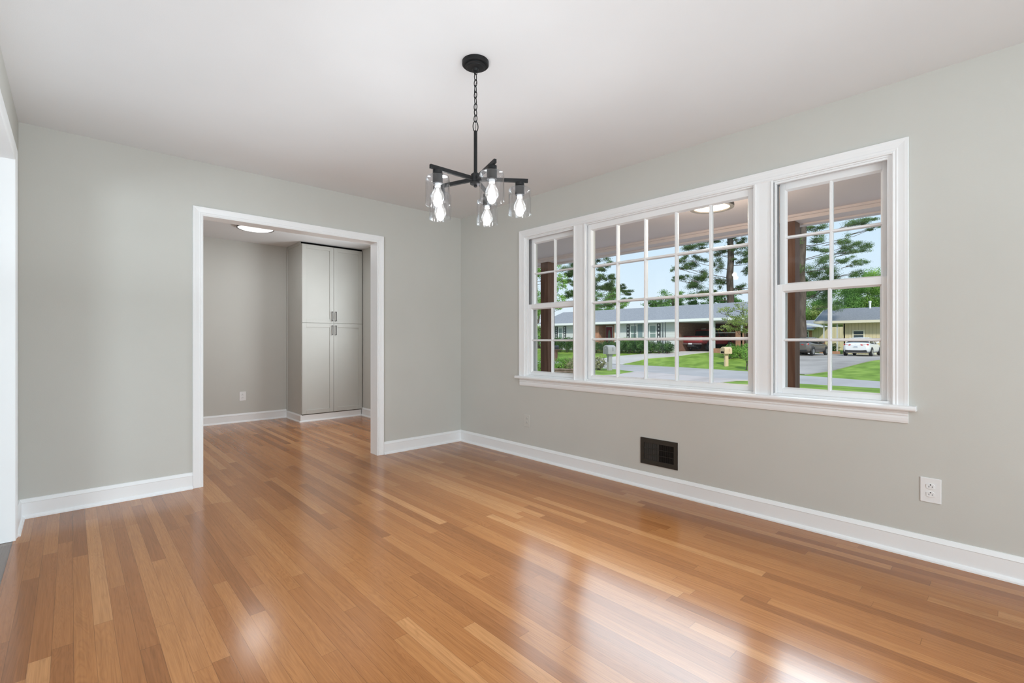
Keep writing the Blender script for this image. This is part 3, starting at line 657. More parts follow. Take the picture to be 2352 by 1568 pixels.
def car(label, ox, oy, oz, ang, paint, hatch=False):
    r = thing('car', label, 'car', (ox, oy, oz))
    P = lambda mb: place(mb, ox, oy, oz, ang)
    st = [(0.0, .46, .86, .66), (.05, .36, .96, .78), (.16, .27, 1.02, .86), (.45, .22, 1.06, .895), (.95, .20, 1.02, .90), (1.6, .19, .97, .90), (2.6, .19, .95, .90), (3.2, .20, .97, .89), (3.8, .21, .90, .88), (4.3, .24, .80, .83), (4.52, .30, .70, .74), (4.6, .38, .62, .60)]
    if hatch: st = [(x*.94, a, c_ + (.05 if x < .6 else 0), w) for x, a, c_, w in st]
    P(MB().loft([ring_body(*s) for s in st])).build('body', paint, r, subsurf=1)
    cab = [(.52, 1.03, 1.05, .74, .70), (.80, 1.00, 1.22, .78, .64), (1.15, .98, 1.385, .79, .58), (1.6, .96, 1.435, .80, .58), (2.2, .95, 1.43, .80, .58), (2.65, .95, 1.34, .79, .58), (3.05, .95, 1.13, .77, .62), (3.3, .94, .97, .74, .66)]
    if hatch: cab = [(.10, 1.03, 1.07, .74, .70), (.32, 1.00, 1.28, .78, .64), (.62, .98, 1.43, .79, .58)] + cab[3:]
    P(MB().loft([ring_cab(*s) for s in cab])).build('cabin_glass', 'carglass', r, subsurf=1)
    x0 = .55 if hatch else 1.10
    rf = MB().loft([[(x, y, z) for y, z in ((-w, zz-.05), (-w*.96, zz+.012), (-w*.5, zz+.03), (0, zz+.035), (w*.5, zz+.03), (w*.96, zz+.012), (w, zz-.05), (0, zz-.02))] for x, zz, w in ((x0-.06, 1.345 if not hatch else 1.39, .56), (x0+.1, 1.392 if not hatch else 1.42, .585), (1.6, 1.425, .595), (2.2, 1.42, .595), (2.62, 1.335, .59))])
    P(rf).build('roof', paint, r)
    for s in (1, -1):
        for a_, b_, w_, h_ in (((.14, s*.73, 1.05), (.58, s*.585, 1.40), .05, .14) if hatch else ((.62, s*.735, 1.03), (1.16, s*.585, 1.37), .05, .16), ((3.28, s*.735, .96), (2.62, s*.585, 1.34), .04, .05), ((1.98, s*.80, .97), (1.98, s*.60, 1.41), .04, .05)):
            P(MB().bar(a_, b_, w_, h_)).build('pillar', paint, r)
        lp = MB().slab([(-.012, s*.28, .90), (-.004, s*.60, .93), (.10, s*.80, .96), (.10, s*.80, .84), (-.0, s*.62, .80), (-.012, s*.34, .83)], (.06, 0, 0))
        P(lp).build('tail_lamp', 'lamp', r, .01)
        P(MB().slab([(2.62, s*.80, 1.0), (2.74, s*.80, 1.0), (2.74, s*.98, 1.02), (2.64, s*.98, 1.02)], (0, 0, .11))).build('mirror', paint, r, .02)
        for wx in (.78 if not hatch else .72, 3.55 if not hatch else 3.35):
            wl = MB().wheel((wx, s*.825, .315), .315, .2, [(.19, -.10), (.27, -.105), (.31, -.08), (.315, 0), (.31, .08), (.27, .105), (.19, .10)])
            w_ = P(wl).build('wheel', 'tyre', r)
            P(MB().wheel((wx, s*.825, .315), .2, .1, [(.001, -.085), (.06, -.10), (.17, -.108), (.21, -.10), (.21, .10), (.17, .108), (.06, .10), (.001, .085)])).build('hubcap', 'alloy', w_)
            P(MB().tube([(wx + .355*math.cos(rad(a)), s*.892, .33 + .355*math.sin(rad(a))) for a in range(-10, 191, 10)], .022, 8)).build('wheel_arch', 'carblack', r)
    P(MB().slab([(.02, -.72, .30), (.02, .72, .30), (.0, .68, .48), (.0, -.68, .48)], (.12, 0, 0))).build('bumper_insert', 'carblack', r, .03)
    P(MB().box(-.02, .02, -.16, .16, .66, .77)).build('license_plate', 'licence', r)
    P(MB().box(-.024, -.019, -.12, .12, .69, .735)).build('plate_lettering', 'platemark', r)
    P(MB().wheel((-.01, 0, .93), .03, .02, [(.001, -.001), (.03, -.0), (.03, .0), (.001, .001)])).build('badge', 'chrome', r)
    return r
zc = gz(45, 8.5)
car('white sedan parked in the stained driveway, seen from behind', 44.4, 8.62, zc+.03, rad(-1), 'carwhite')
car('dark grey hatchback half hidden by the right porch post', 42.3, 12.05, gz(43, 12)+.03, rad(-6), 'cargrey', True)

def truck(ox, oy, oz, ang):
    r = thing('pickup_truck', 'dark red pickup truck backed out of the carport across the street', 'truck', (ox, oy, oz))
    P = lambda mb: place(mb, ox, oy, oz, ang)
    P(MB().loft([ring_body(x, a, c_, w, .0) for x, a, c_, w in ((.0, .78, 1.28, .95), (.05, .70, 1.31, .985), (.9, .62, 1.31, .99), (2.1, .58, 1.30, .99), (4.4, .55, 1.27, .985), (4.6, .55, 1.30, .97), (5.6, .55, 1.24, .95), (5.85, .6, 1.12, .88))])).build('body', 'carred', r)
    P(MB().box(.08, 1.98, -.80, .80, 1.305, 1.325)).build('bed_cover', 'carblack', r)
    P(MB().loft([ring_cab(*s) for s in ((2.08, 1.28, 1.80, .88, .74), (2.25, 1.28, 1.90, .89, .75), (3.6, 1.27, 1.92, .89, .75), (4.0, 1.27, 1.86, .88, .74), (4.75, 1.27, 1.30, .86, .80))])).build('cabin_glass', 'carglass', r)
    P(MB().loft([[(x, y, z) for y, z in ((-w, zz-.06), (-w*.95, zz+.012), (0, zz+.035), (w*.95, zz+.012), (w, zz-.06), (0, zz-.03))] for x, zz, w in ((2.06, 1.80, .74), (2.25, 1.905, .765), (3.6, 1.925, .765), (4.0, 1.86, .75))])).build('roof', 'carred', r)
    for s in (1, -1):
        for a_, b_, w_, h_ in (((2.07, s*.86, 1.28), (2.10, s*.735, 1.84), .07, .09), ((3.1, s*.885, 1.28), (3.1, s*.75, 1.86), .05, .07), ((4.72, s*.85, 1.28), (3.98, s*.745, 1.86), .05, .06)):
            P(MB().bar(a_, b_, w_, h_)).build('pillar', 'carred', r)
    P(MB().box(-.012, .03, -.74, .74, .80, 1.27)).build('tailgate', 'carred', r, .02)
    P(MB().box(2.04, 2.09, -.2, .2, 1.90, 1.945)).build('brake_lamp', 'lampwhite', r)
    e_ = MB().slab([(-.016, -.11, 1.06), (-.016, -.04, 1.06), (-.016, -.03, 1.03), (-.016, .03, 1.03), (-.016, .04, 1.06), (-.016, .11, 1.06), (-.016, .12, 1.12), (-.016, .05, 1.12), (-.016, .04, 1.15), (-.016, -.04, 1.15), (-.016, -.05, 1.12), (-.016, -.12, 1.12)], (.006, 0, 0))
    P(e_).build('emblem', 'gold', r)
    P(MB().box(-.16, .05, -.95, .95, .58, .70)).build('rear_bumper', 'bumpersteel', r, .03)
    P(MB().box(-.165, -.15, -.17, .17, .585, .70)).build('license_plate', 'licence', r)
    P(MB().box(-.10, .30, -.30, .30, .40, .55)).build('tow_hitch', 'carblack', r, .03)
    P(MB().wheel((.85, .0, .50), .3, .2, [(.001, -.30), (.30, -.30), (.33, -.2), (.33, .2), (.30, .30), (.001, .30)])).build('spare_tire', 'tyre', r)
    for s in (1, -1):
        P(MB().box(-.015, .10, s*.76, s*.965, .84, 1.26)).build('tail_lamp', 'lamp', r, .02)
        P(MB().box(-.018, .02, s*.79, s*.93, .98, 1.08)).build('reversing_lamp', 'lampwhite', r)
        P(MB().box(3.95, 4.08, s*.95, s*1.20, 1.32, 1.52)).build('mirror', 'carblack', r, .03)
        for wx in (1.25, 4.85):
            w_ = P(MB().wheel((wx, s*.885, .40), .4, .26, [(.24, -.13), (.35, -.135), (.395, -.10), (.40, 0), (.395, .10), (.35, .135), (.24, .13)])).build('wheel', 'tyre', r)
            rim = MB().wheel((wx, s*.885, .40), .24, .1, [(.001, -.10), (.05, -.13), (.08, -.11), (.20, -.09), (.24, -.125), (.25, -.12), (.25, .12), (.24, .125), (.20, .09), (.08, .11), (.05, .13), (.001, .10)])
            for q in range(6):
                a = q*PI/3
                for yy in (-.12, .12): rim.bar((wx + .04*math.cos(a), s*.885 + yy, .40 + .04*math.sin(a)), (wx + .23*math.cos(a), s*.885 + yy*.95, .40 + .23*math.sin(a)), .05, .03)
            P(rim).build('alloy_rim', 'chrome', w_)
            P(MB().tube([(wx + .46*math.cos(rad(a)), s*.985, .43 + .46*math.sin(rad(a))) for a in range(-5, 186, 10)], .035, 8)).build('wheel_arch', 'carblack', r)
truck(38.15, 18.80, .225, rad(-3))

# ------------------------------------------------------------------ houses across the street
def wbox(x, y0, y1, z0, z1, d=.04): return MB().box(x-d, x, y0, y1, z0, z1)
hs = thing('house', 'long white ranch house with grey roof and red door across the street', 'house', (38, 24, .2))
HX = 37.4
MB().box(HX, HX+.2, 19.55, 25.95, 0, 2.66).box(HX, HX+.2, 28.2, 35.0, 0, 2.66).box(HX, 45, 34.8, 35.0, 0, 2.66).build('front_wall', 'siding', hs)
MB().box(HX-.02, HX+1.25, 27.75, 28.22, 0, 2.60).box(HX+1.2, HX+1.4, 26.0, 28.2, 0, 2.66).box(HX, HX+1.4, 25.95, 26.05, 0, 2.66).build('entry_brick', 'brick', hs)
rd = MB().box(HX+1.16, HX+1.20, 27.0, 27.74, .25, 2.48).build('front_door', 'reddoor', hs)
ov = MB().slab([(HX+1.15, 27.37 + .15*math.cos(i*PI/10), 1.45 + .75*math.sin(i*PI/10)) for i in range(20)], (.012, 0, 0)).build('oval_glass', 'pane', rd)
MB().box(HX+1.13, HX+1.2, 27.74, 27.84, .2, 2.58).box(HX+1.13, HX+1.2, 26.90, 27.0, .2, 2.58).box(HX+1.13, HX+1.2, 26.9, 27.84, 2.48, 2.58).build('door_frame', 'white_wood', hs)
def far_window(parent, x, y0, y1, z0, z1, pane='pane', fm='white_wood'):
    f_ = MB().box(x-.06, x, y0, y0+.10, z0, z1).box(x-.06, x, y1-.10, y1, z0, z1).box(x-.06, x, y0+.10, y1-.10, z1-.10, z1).box(x-.06, x, y0+.10, y1-.10, z0, z0+.08).box(x-.05, x, y0+.10, y1-.10, (z0+z1)/2-.03, (z0+z1)/2+.03).build('window', fm, parent)
    MB().box(x-.03, x-.01, y0+.08, y1-.08, z0+.06, z1-.08).build('pane', pane, f_)
    return f_
for y0, y1, z0, z1 in ((32.32, 32.95, 1.30, 2.52), (23.46, 24.24, 1.0, 2.55), (21.55, 22.30, 1.0, 2.55)): far_window(hs, HX, y0, y1, z0, z1)
for y0, y1, z0 in ((33.05, 33.38, 1.3), (31.9, 32.22, 1.3), (24.29, 24.60, .95), (21.20, 21.50, .95)):
    s_ = MB().box(HX-.05, HX, y0, y1, z0, 2.62).build('shutter', 'shutter', hs)
    d_ = MB(); n_ = 5
    for i in range(n_):
        zz = z0 + .2 + (2.62-z0-.35)*i/(n_-1); ym = (y0+y1)/2
        d_.slab([(HX-.06, ym, zz-.10), (HX-.06, ym-.07, zz), (HX-.06, ym, zz+.10), (HX-.06, ym+.07, zz)], (.012, 0, 0))
    d_.build('diamond_cutout', 'white_wood', s_)
for y0, y1 in ((22.98, 23.42), (22.32, 22.62)): MB().box(HX-.03, HX, y0, y1, .9, 2.6).build('wall_panel', 'bluegrey', hs)
for y in (20.50, 20.27, 23.2): MB().box(HX-.9, HX-.86, y-.03, y+.03, .1, 2.66).build('porch_post', 'shutter', hs)
# roof: two slopes, gables
EX, RX, BX = 36.6, 41., 46.
ey0, ey1, ez, rz_ = 13.9, 35.4, 2.88, 4.36
MB().slab([(EX, ey0, ez), (EX, ey1, ez), (RX, ey1, rz_), (RX, ey0+1.2, rz_)], (0, 0, -.12)).slab([(BX, ey0, ez), (BX, ey1, ez), (RX, ey1, rz_), (RX, ey0+1.2, rz_)], (0, 0, -.12)).slab([(EX, ey0, ez), (BX, ey0, ez), (RX, ey0+1.2, rz_)], (0, 0, -.12)).build('roof', 'shingle', hs)
MB().box(EX-.03, EX+.02, ey0, ey1, 2.70, 2.90).box(EX, BX, ey0-.04, ey0, 2.70, 2.88).build('fascia', 'white_wood', hs)
MB().box(EX, HX+1.4, 19.5, ey1, 2.66, 2.70).box(EX, 45.6, ey0, 19.5, 2.66, 2.70).build('soffit', 'soffit', hs)
MB().add([(HX, 34.9, 2.66), (45.2, 34.9, 2.66), (RX, 34.9, 4.2), (HX, 35.0, 2.66), (45.2, 35.0, 2.66), (RX, 35.0, 4.2)], [(0, 2, 1), (3, 4, 5), (0, 1, 4, 3), (1, 2, 5, 4), (2, 0, 3, 5)]).build('gable_wall', 'siding', hs)
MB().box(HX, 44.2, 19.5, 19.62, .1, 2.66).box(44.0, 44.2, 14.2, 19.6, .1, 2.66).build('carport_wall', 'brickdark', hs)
MB().box(HX, 44, 14.2, 19.5, .1, .215).build('carport_slab', 'concrete', hs)
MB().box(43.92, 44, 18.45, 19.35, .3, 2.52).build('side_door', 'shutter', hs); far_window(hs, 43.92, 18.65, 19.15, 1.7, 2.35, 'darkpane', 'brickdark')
MB().box(43.85, 44, 19.36, 19.48, .2, 2.66).build('door_frame', 'soffit', hs)
for y in (16.35, 14.25): MB().box(HX-.3, HX-.18, y, y+.12, .2, 2.68).build('carport_post', 'soffit', hs)
MB().box(HX-.35, HX-.15, 15.75, 16.6, .1, .52).build('brick_planter', 'brick', hs)
MB().box(HX-.3, HX-.1, 14.2, 14.75, .2, 1.85).build('brick_pillar', 'brick', hs)
rl = MB()
for zz in (1.78,): rl.bar((HX+2, 14.6, zz), (HX+2, 17.5, zz), .05, .05)
rl.bar((HX+2, 15.5, .2), (HX+2, 15.5, 1.8), .06, .06).bar((HX+2, 17.4, .2), (HX+2, 17.4, 1.8), .06, .06)
rl.build('side_rail', 'white_wood', hs)

h2 = thing('house', 'cream board-sided house with grey roof at the right edge', 'house', (54, 7, -.1))
X2 = 52.
MB().box(X2, X2+.2, -2, 11.0, -.2, 2.75).box(X2, 58.5, 10.9, 11.05, -.2, 2.75).build('front_wall', 'yellow', h2)
far_window(h2, X2, 9.41, 10.33, 1.25, 2.09, 'darkpane', 'cream')
MB().slab([(51, 13.1, 2.93), (51, -3, 2.93), (56, -3, 4.33), (56, 13.45, 4.33)], (0, 0, -.12)).slab([(61, 13.1, 2.93), (61, -3, 2.93), (56, -3, 4.33), (56, 13.45, 4.33)], (0, 0, -.12)).build('roof', 'shingle2', h2)
MB().box(50.94, 51, -3, 13.1, 2.72, 2.94).slab([(51, 13.1, 2.78), (56, 13.45, 4.2), (56, 13.45, 4.34), (51, 13.1, 2.94)], (0, .06, 0)).build('fascia', 'cream', h2)
MB().box(51, 58, -3, 13.0, 2.70, 2.74).build('soffit', 'cream', h2)
for y in (11.30, 12.35): MB().box(51.3, 51.4, y, y+.10, -.1, 2.72).build('carport_post', 'soffit', h2)
MB().box(51.2, 51.6, 12.35, 12.72, -.2, 1.10).build('brick_pillar', 'brick', h2)
MB().box(51.2, 51.45, 11.15, 12.36, -.2, .16).build('low_brick_wall', 'brick', h2)
MB().lathe([(.0005, 5.0), (.12, 5.0), (.12, 4.85), (.09, 4.83), (.09, 4.1), (.0005, 4.1)], (55.6, 9.66, -.1), 14).build('roof_vent_pipe', 'white_wood', h2)
rl = MB().box(51.3, 51.36, 4, 8.7, .50, .56).box(51.3, 51.34, 4, 8.7, -.05, 0)
for i in range(34): rl.box(51.31, 51.34, 4.02 + i*.14, 4.06 + i*.14, -.1, .52)
rl.build('railing', 'white_wood', h2)

h3 = thing('house', 'distant brick house with pale awning behind the dark hatchback', 'house', (66, 17, 0))
X3 = 65.
MB().box(X3, X3+.2, 16.9, 20, -.2, 2.42).build('brick_wall', 'brick', h3)
MB().box(X3, X3+.2, 13.0, 16.9, -.2, 2.75).build('siding_wall', 'yellow', h3)
far_window(h3, X3, 17.25, 17.75, 1.45, 2.28, 'darkpane')
MB().slab([(64.5, 16.6, 2.52), (64.5, 21, 2.52), (69, 21, 3.75), (69, 16.2, 3.75)], (0, 0, -.1)).slab([(73.5, 16.6, 2.52), (73.5, 21, 2.52), (69, 21, 3.75), (69, 16.2, 3.75)], (0, 0, -.1)).build('roof', 'shingle', h3)
MB().box(64.44, 64.5, 16.6, 21, 2.38, 2.53).build('fascia', 'white_wood', h3)
MB().slab([(62.5, 17.2, 3.10), (62.5, 15.2, 2.68), (65, 15.2, 2.75), (65, 17.2, 3.18)], (0, 0, .05)).build('awning_panel', 'soffit', h3)
MB().slab([(62.45, 17.25, 3.08), (62.45, 15.2, 2.62), (62.45, 15.2, 2.78), (62.45, 17.25, 3.24)], (.06, 0, 0)).build('awning_edge', 'white_wood', h3)

# ------------------------------------------------------------------ mailboxes
def mailbox(label, base, h_, w, body, door, yaw, scale=1.):
    r = thing('mailbox', label, 'mailbox', base); bx, by, bz = base
    def P(mb): return place(mb, bx, by, bz, yaw)
    P(MB().loft([[(x*k_, y*k_, z) for x, y in ((-.11, -.085), (.11, -.085), (.11, .085), (-.11, .085))] for z, k_ in ((-.1, 1.05), (.52*h_, 1.0), (.60*h_, 1.2), (.66*h_, 1.55))], False)).build('post', body, r, .01)
    hw = w/2; zb, zt = .64*h_, h_
    sec = [(-hw, zb), (hw, zb), (hw, zb+.55*(zt-zb))] + [(hw*math.cos(a), zb+.62*(zt-zb) + .38*(zt-zb)*math.sin(a)) for a in [i*PI/8 for i in range(1, 8)]] + [(-hw, zb+.55*(zt-zb))]
    P(MB().loft([[(x, y, z) for y, z in sec] for x in (-.26, .26)], False)).build('box', body, r, .012)
    P(MB().loft([[(x, y*.82, zb + .03 + (z-zb)*.86) for y, z in sec] for x in (-.275, -.255)], False)).build('door', door, r, .006)
    P(MB().box(-.285, -.272, -.05, .05, zb + .62*(zt-zb), zb + .68*(zt-zb))).build('door_handle', body, r)
    if body == 'tanbox': P(MB().box(-.279, -.262, -hw*.68, hw*.68, zb + .10*(zt-zb), zb + .36*(zt-zb))).build('paper_opening', 'dark', r)
    P(MB().box(-.118, -.105, -.05, .05, .34*h_, .52*h_)).build('paper_slot', door, r)
    P(MB().box(.02, .06, -hw-.015, -hw, zb+.35*(zt-zb), zb+.75*(zt-zb))).build('flag', door, r)
    return r
g = at(1400, 850, 25.0); mailbox('grey plastic mailbox on a post beside the near driveway', (g.x, g.y, -.45), 1.33, .42, 'greybox', 'greydoor', rad(-12))
g = at(1668, 838, 31.9); mailbox('tan plastic mailbox on the lawn across the street', (g.x, g.y, gz(g.x, g.y)), 1.30, .52, 'tanbox', 'tandoor', rad(-34))
g = at(1277.5, 822, 42.5); zz = gz(g.x, g.y)
wm = thing('mailbox', 'small dark metal mailbox on a brown wooden post, through the left window', 'mailbox', (g.x, g.y, zz))
MB().box(g.x-.09, g.x+.09, g.y-.09, g.y+.09, zz-.1, zz+1.15).build('post', 'woodbox', wm)
MB().box(g.x-.30, g.x+.30, g.y-.42, g.y+.22, zz+1.02, zz+1.08).build('shelf', 'woodbox', wm)
MB().bar((g.x, g.y+.05, zz+.62), (g.x, g.y+.36, zz+1.02), .08, .08).build('brace', 'woodbox', wm)
sec = [(-.12, 0), (.12, 0), (.12, .18)] + [(.12*math.cos(i*PI/6), .18+.12*math.sin(i*PI/6)) for i in range(1, 6)] + [(-.12, .18)]
MB().loft([[(g.x + x, g.y + .05 + y*1.2, zz+1.08 + z*1.2) for y, z in sec] for x in (-.28, .28)], False).build('box', 'metalbox', wm)

# ------------------------------------------------------------------ plants
def leaves(mb, c, r, n, size, aspect=.6, shell=.55, up=.3):
    """n leaf blades scattered in an ellipsoid, denser toward its surface"""
    c = Vector(c); size = size*.50; n = int(n*4.2)
    for _ in range(n):
        d = Vector((random.gauss(0, 1), random.gauss(0, 1), random.gauss(0, 1))).normalized()
        k_ = shell + (1-shell)*random.random() if random.random() < .75 else random.random()
        k_ *= .75 + .45*noise.noise(d*1.9 + c*.37) + .12
        p = c + Vector((d.x*r[0], d.y*r[1], d.z*r[2]))*k_
        a = Vector((random.gauss(0, 1), random.gauss(0, 1), random.gauss(0, 1))).normalized()
        n_ = (d + Vector((U(-.8, .8), U(-.8, .8), U(-.8, .8) + up))).normalized()
        a = (a - n_*a.dot(n_)).normalized(); b_ = n_.cross(a); s_ = size*U(.6, 1.3)
        mb.add([p - a*s_*.5, p + b_*s_*aspect*.5, p + a*s_*.5, p - b_*s_*aspect*.5], [(0, 1, 2, 3)])
    return mb
def limb(mb, a, b_, r0, r1, sag=.0):
    a, b_ = Vector(a), Vector(b_); m1 = a.lerp(b_, .35) + Vector((U(-.1, .1), U(-.1, .1), -sag*.6)); m2 = a.lerp(b_, .7) + Vector((U(-.15, .15), U(-.15, .15), -sag))
    return mb.tube([a, m1, m2, b_], [r0, r0*.7 + r1*.3, r0*.4 + r1*.6, r1], 7)
def tree(name, label, base, top, r0, r1, pads, leafm, size, dens, group=None, aspect=.5, flat=1., bark='bark', tufts=9):
    """trunk from base to top; pads = foliage masses (point, (rx, ry, rz)) each borne by its own limb"""
    r = thing(name, label, 'tree', base, group); base, top = Vector(base), Vector(top)
    pts = [base.lerp(top, i/8) + Vector((U(-.08, .08), U(-.08, .08), 0)) for i in range(9)]; pts[0] = base - Vector((0, 0, .2)); pts[-1] = top
    MB().tube(pts, [r0*1.25] + [r0 + (r1-r0)*i/8 for i in range(1, 9)], 12).build('trunk', bark, r)
    bm_, lf = MB(), MB()
    for c, rr in pads:
        c = Vector(c); c.z += 0.; hgt = max(base.z + .15*(top.z-base.z), min(top.z, c.z - .25*math.hypot(c.x-base.x, c.y-base.y) + U(-.3, .3)))
        t = (hgt-base.z)/max(.1, top.z-base.z); s_ = base.lerp(top, t)
        if random.random() < .62: limb(bm_, s_, c, max(.018, r0*.13*(1-.5*t)), .010, U(-.1, .45))
        area = (rr[0]*rr[1] + rr[0]*rr[2] + rr[1]*rr[2])
        nt_ = tufts
        for q in range(nt_):
            a_ = U(0, 2*PI); k_ = math.sqrt(random.random())*.85
            e_ = c + Vector((math.cos(a_)*k_*rr[0], math.sin(a_)*k_*rr[1], U(-.75, .75)*rr[2]))
            if q % 3 == 0: limb(bm_, s_.lerp(c, U(.5, .8)), e_, .022, .008)
            f_ = U(.34, .60)
            leaves(lf, e_, (rr[0]*f_ + .08, rr[1]*f_ + .08, rr[2]*f_*flat + .06), int(dens*area*1.25/nt_), size, aspect, .3)
    bm_.build('branches', bark, r); lf.build('foliage', leafm, r)
    return r
def pad(u, v, d, w, h_, dep=None):
    """a foliage mass seen at (u, v), d metres ahead, w x h pixels large"""
    p = at(u, v, d); s_ = d/FPX
    rw, rh = w*.5*s_, h_*.5*s_; rd_ = dep or max(rw*.8, .6)
    return (p, (rw*.9 + .1*rd_, .5*(rw + rd_), rh))
# pine beside the right window's post
b0 = at(1842, 800, 40.7); b0.z = gz(b0.x, b0.y)
pd = [pad(1985, 508, 40, 95, 13), pad(2012, 522, 39, 40, 12), pad(1878, 521, 41, 66, 10), pad(1883, 549, 40, 50, 20), pad(1930, 552, 39, 44, 26), pad(1966, 560, 40, 66, 26), pad(1985, 572, 41, 34, 14),
      pad(1880, 574, 41, 56, 13), pad(1946, 577, 40, 56, 13), pad(1940, 596, 39, 44, 18), pad(1972, 604, 40, 50, 15), pad(1880, 612, 41, 90, 46), pad(1862, 640, 42, 70, 40), pad(1915, 634, 41, 66, 36), pad(1960, 628, 40, 46, 20),
      pad(1880, 676, 43, 90, 50), pad(1900, 700, 43, 60, 30), pad(1800, 560, 41, 80, 40), pad(1790, 620, 41, 90, 50), pad(1840, 480, 41, 120, 30), pad(1800, 440, 41, 130, 40), pad(1900, 440, 41, 120, 36)]
tree('pine_tree', 'tall pine with layered boughs beside the right porch post', b0, b0 + Vector((0, 0, 14)), .36, .24, pd, 'pine2', .20, 330, aspect=.28)
# pine behind the white house
b0 = at(1677, 760, 51); b0.z = .2
pd = [pad(1590, 569, 51, 74, 16), pad(1569, 592, 50, 34, 22), pad(1570, 612, 51, 44, 18), pad(1572, 636, 50, 34, 18), pad(1548, 616, 50, 16, 14), pad(1550, 640, 50, 16, 16), pad(1604, 596, 52, 44, 30), pad(1610, 628, 51, 50, 34), pad(1594, 655, 51, 56, 30), pad(1618, 680, 52, 60, 36),
      pad(1650, 575, 51, 50, 26), pad(1648, 610, 51, 34, 40), pad(1650, 648, 52, 40, 34), pad(1708, 575, 50, 60, 26), pad(1706, 600, 50, 50, 20), pad(1716, 622, 50, 26, 26), pad(1695, 553, 51, 50, 14), pad(1640, 545, 51, 90, 14), pad(1660, 520, 51, 120, 26), pad(1700, 662, 53, 40, 24), pad(1650, 676, 53, 40, 22), pad(1745, 590, 51, 60, 50), pad(1750, 650, 51, 60, 50)]
tree('pine_tree', 'open-crowned pine with a bare lower trunk rising behind the white ranch house', b0, b0 + Vector((0, 0, 15.5)), .40, .28, pd, 'pine', .24, 250, aspect=.32)
# dark tree left of the white house's ridge
b0 = at(1338, 760, 62); b0.z = .2
pd = [pad(1380, 588, 62, 50, 24), pad(1392, 612, 62, 44, 22), pad(1376, 636, 61, 40, 22), pad(1400, 640, 62, 34, 26), pad(1428, 660, 62, 34, 18), pad(1440, 672, 62, 34, 14), pad(1440, 690, 62, 36, 12), pad(1380, 660, 63, 60, 26), pad(1300, 625, 62, 50, 26), pad(1306, 650, 61, 40, 22), pad(1312, 676, 62, 44, 24), pad(1340, 560, 62, 110, 40), pad(1340, 610, 62, 70, 50), pad(1345, 660, 62, 60, 46), pad(1372, 560, 62, 60, 22)]
tree('oak_tree', 'dark spreading tree behind the left end of the ranch house', b0, b0 + Vector((0, 0, 10.5)), .40, .2, pd, 'pine', .24, 230, aspect=.5)
b0 = at(1392, 760, 70); b0.z = .2
tree('leafy_tree', 'bright green bushy tree behind the dark spreading one', b0, b0 + Vector((0, 0, 3.6)), .2, .1, [pad(1388, 684, 70, 70, 36), pad(1412, 668, 69, 44, 20), pad(1380, 704, 70, 80, 30), pad(1430, 698, 70, 50, 22), pad(1350, 695, 70, 60, 40)], 'leaf', .26, 120, aspect=.6)
# light tree at the far left
b0 = at(1262, 800, 37); b0.z = gz(b0.x, b0.y)
tree('leafy_tree', 'light green tree around the left porch post', b0, b0 + Vector((0, 0, 6)), .17, .08, [pad(1240, 640, 37, 60, 60), pad(1285, 670, 36, 40, 50), pad(1262, 620, 37, 60, 40), pad(1290, 700, 36, 34, 26), pad(1240, 700, 37, 50, 60), pad(1236, 755, 37, 24, 40), pad(1225, 600, 38, 60, 50), pad(1290, 640, 37, 26, 30)], 'leaf', .22, 120, aspect=.6)
b0 = at(1238, 800, 57); b0.z = .2
tree('leafy_tree', 'shaded green tree far left of the ranch house', b0, b0 + Vector((0, 0, 5)), .2, .1, [pad(1230, 700, 57, 60, 90), pad(1210, 740, 57, 70, 90), pad(1236, 770, 56, 30, 40)], 'leafmid', .26, 90, aspect=.6)
# low trees seen over the ranch roof
for u, v, w, h_, lb in ((1506, 690, 46, 16, 'small round treetop just above the ranch roof ridge'), (1545, 680, 60, 36, 'bright treetop above the ranch roof, left of the open-crowned pine'), (1600, 690, 60, 34, 'low treetop above the ranch roof under the open-crowned pine'), (1665, 684, 70, 26, 'low green treetop beside the open-crowned pine trunk')):
    b0 = at(u, 780, 60); b0.z = .2
    tree('leafy_tree', lb, b0, (b0.x, b0.y, at(u, v, 60).z), .2, .1, [pad(u, v, 60, w, h_), pad(u-w*.3, v+h_*.5, 61, w*.8, h_), pad(u+w*.35, v+h_*.4, 60, w*.8, h_*.9), pad(u, v + h_, 60, w*1.2, h_)], 'leafmid', .30, 85, 'treetops over the ranch roof', .6)
# woods behind the cream house
for i, (u, v, d, w, h_, lm, lb) in enumerate(((1945, 690, 78, 80, 90, 'leafmid', 'dark green tree behind the cream house, left of its vent pipe'), (1990, 680, 80, 90, 80, 'leaf', 'bright green tree directly behind the vent pipe of the cream house'), (2036, 672, 78, 90, 90, 'leaf', 'bright green tree behind the cream house at the window edge'),
                                              (1992, 640, 86, 24, 30, 'leafmid', 'small pointed treetop above the meeting rail of the right window'), (1880, 725, 82, 90, 50, 'leafpale', 'pale yellow-green tree over the distant brick house'), (1915, 760, 76, 60, 90, 'leafmid', 'green tree seen through the cream house carport'), (1850, 690, 84, 90, 80, 'leafmid', 'green tree deep behind the layered pine'))):
    b0 = at(u, 780, d); b0.z = -.1; c = at(u, v, d)
    tree('leafy_tree', lb, b0, (b0.x, b0.y, max(1.5, c.z)), .24, .12, [pad(u, v, d, w, h_), pad(u-w*.3, v+h_*.35, d, w*.7, h_*.7), pad(u+w*.3, v+h_*.3, d+1, w*.7, h_*.7), pad(u, v-h_*.2, d, w*1.3, h_*.7), pad(u, v+h_*.55, d-1, w, h_*.8)], lm, .36, 52, 'woods behind the cream house', .6)
b0 = at(1904, 760, 70); b0.z = 0
ps = thing('bare_trunk', 'thin pale bare trunk leaning behind the cream house roof', 'tree', b0)
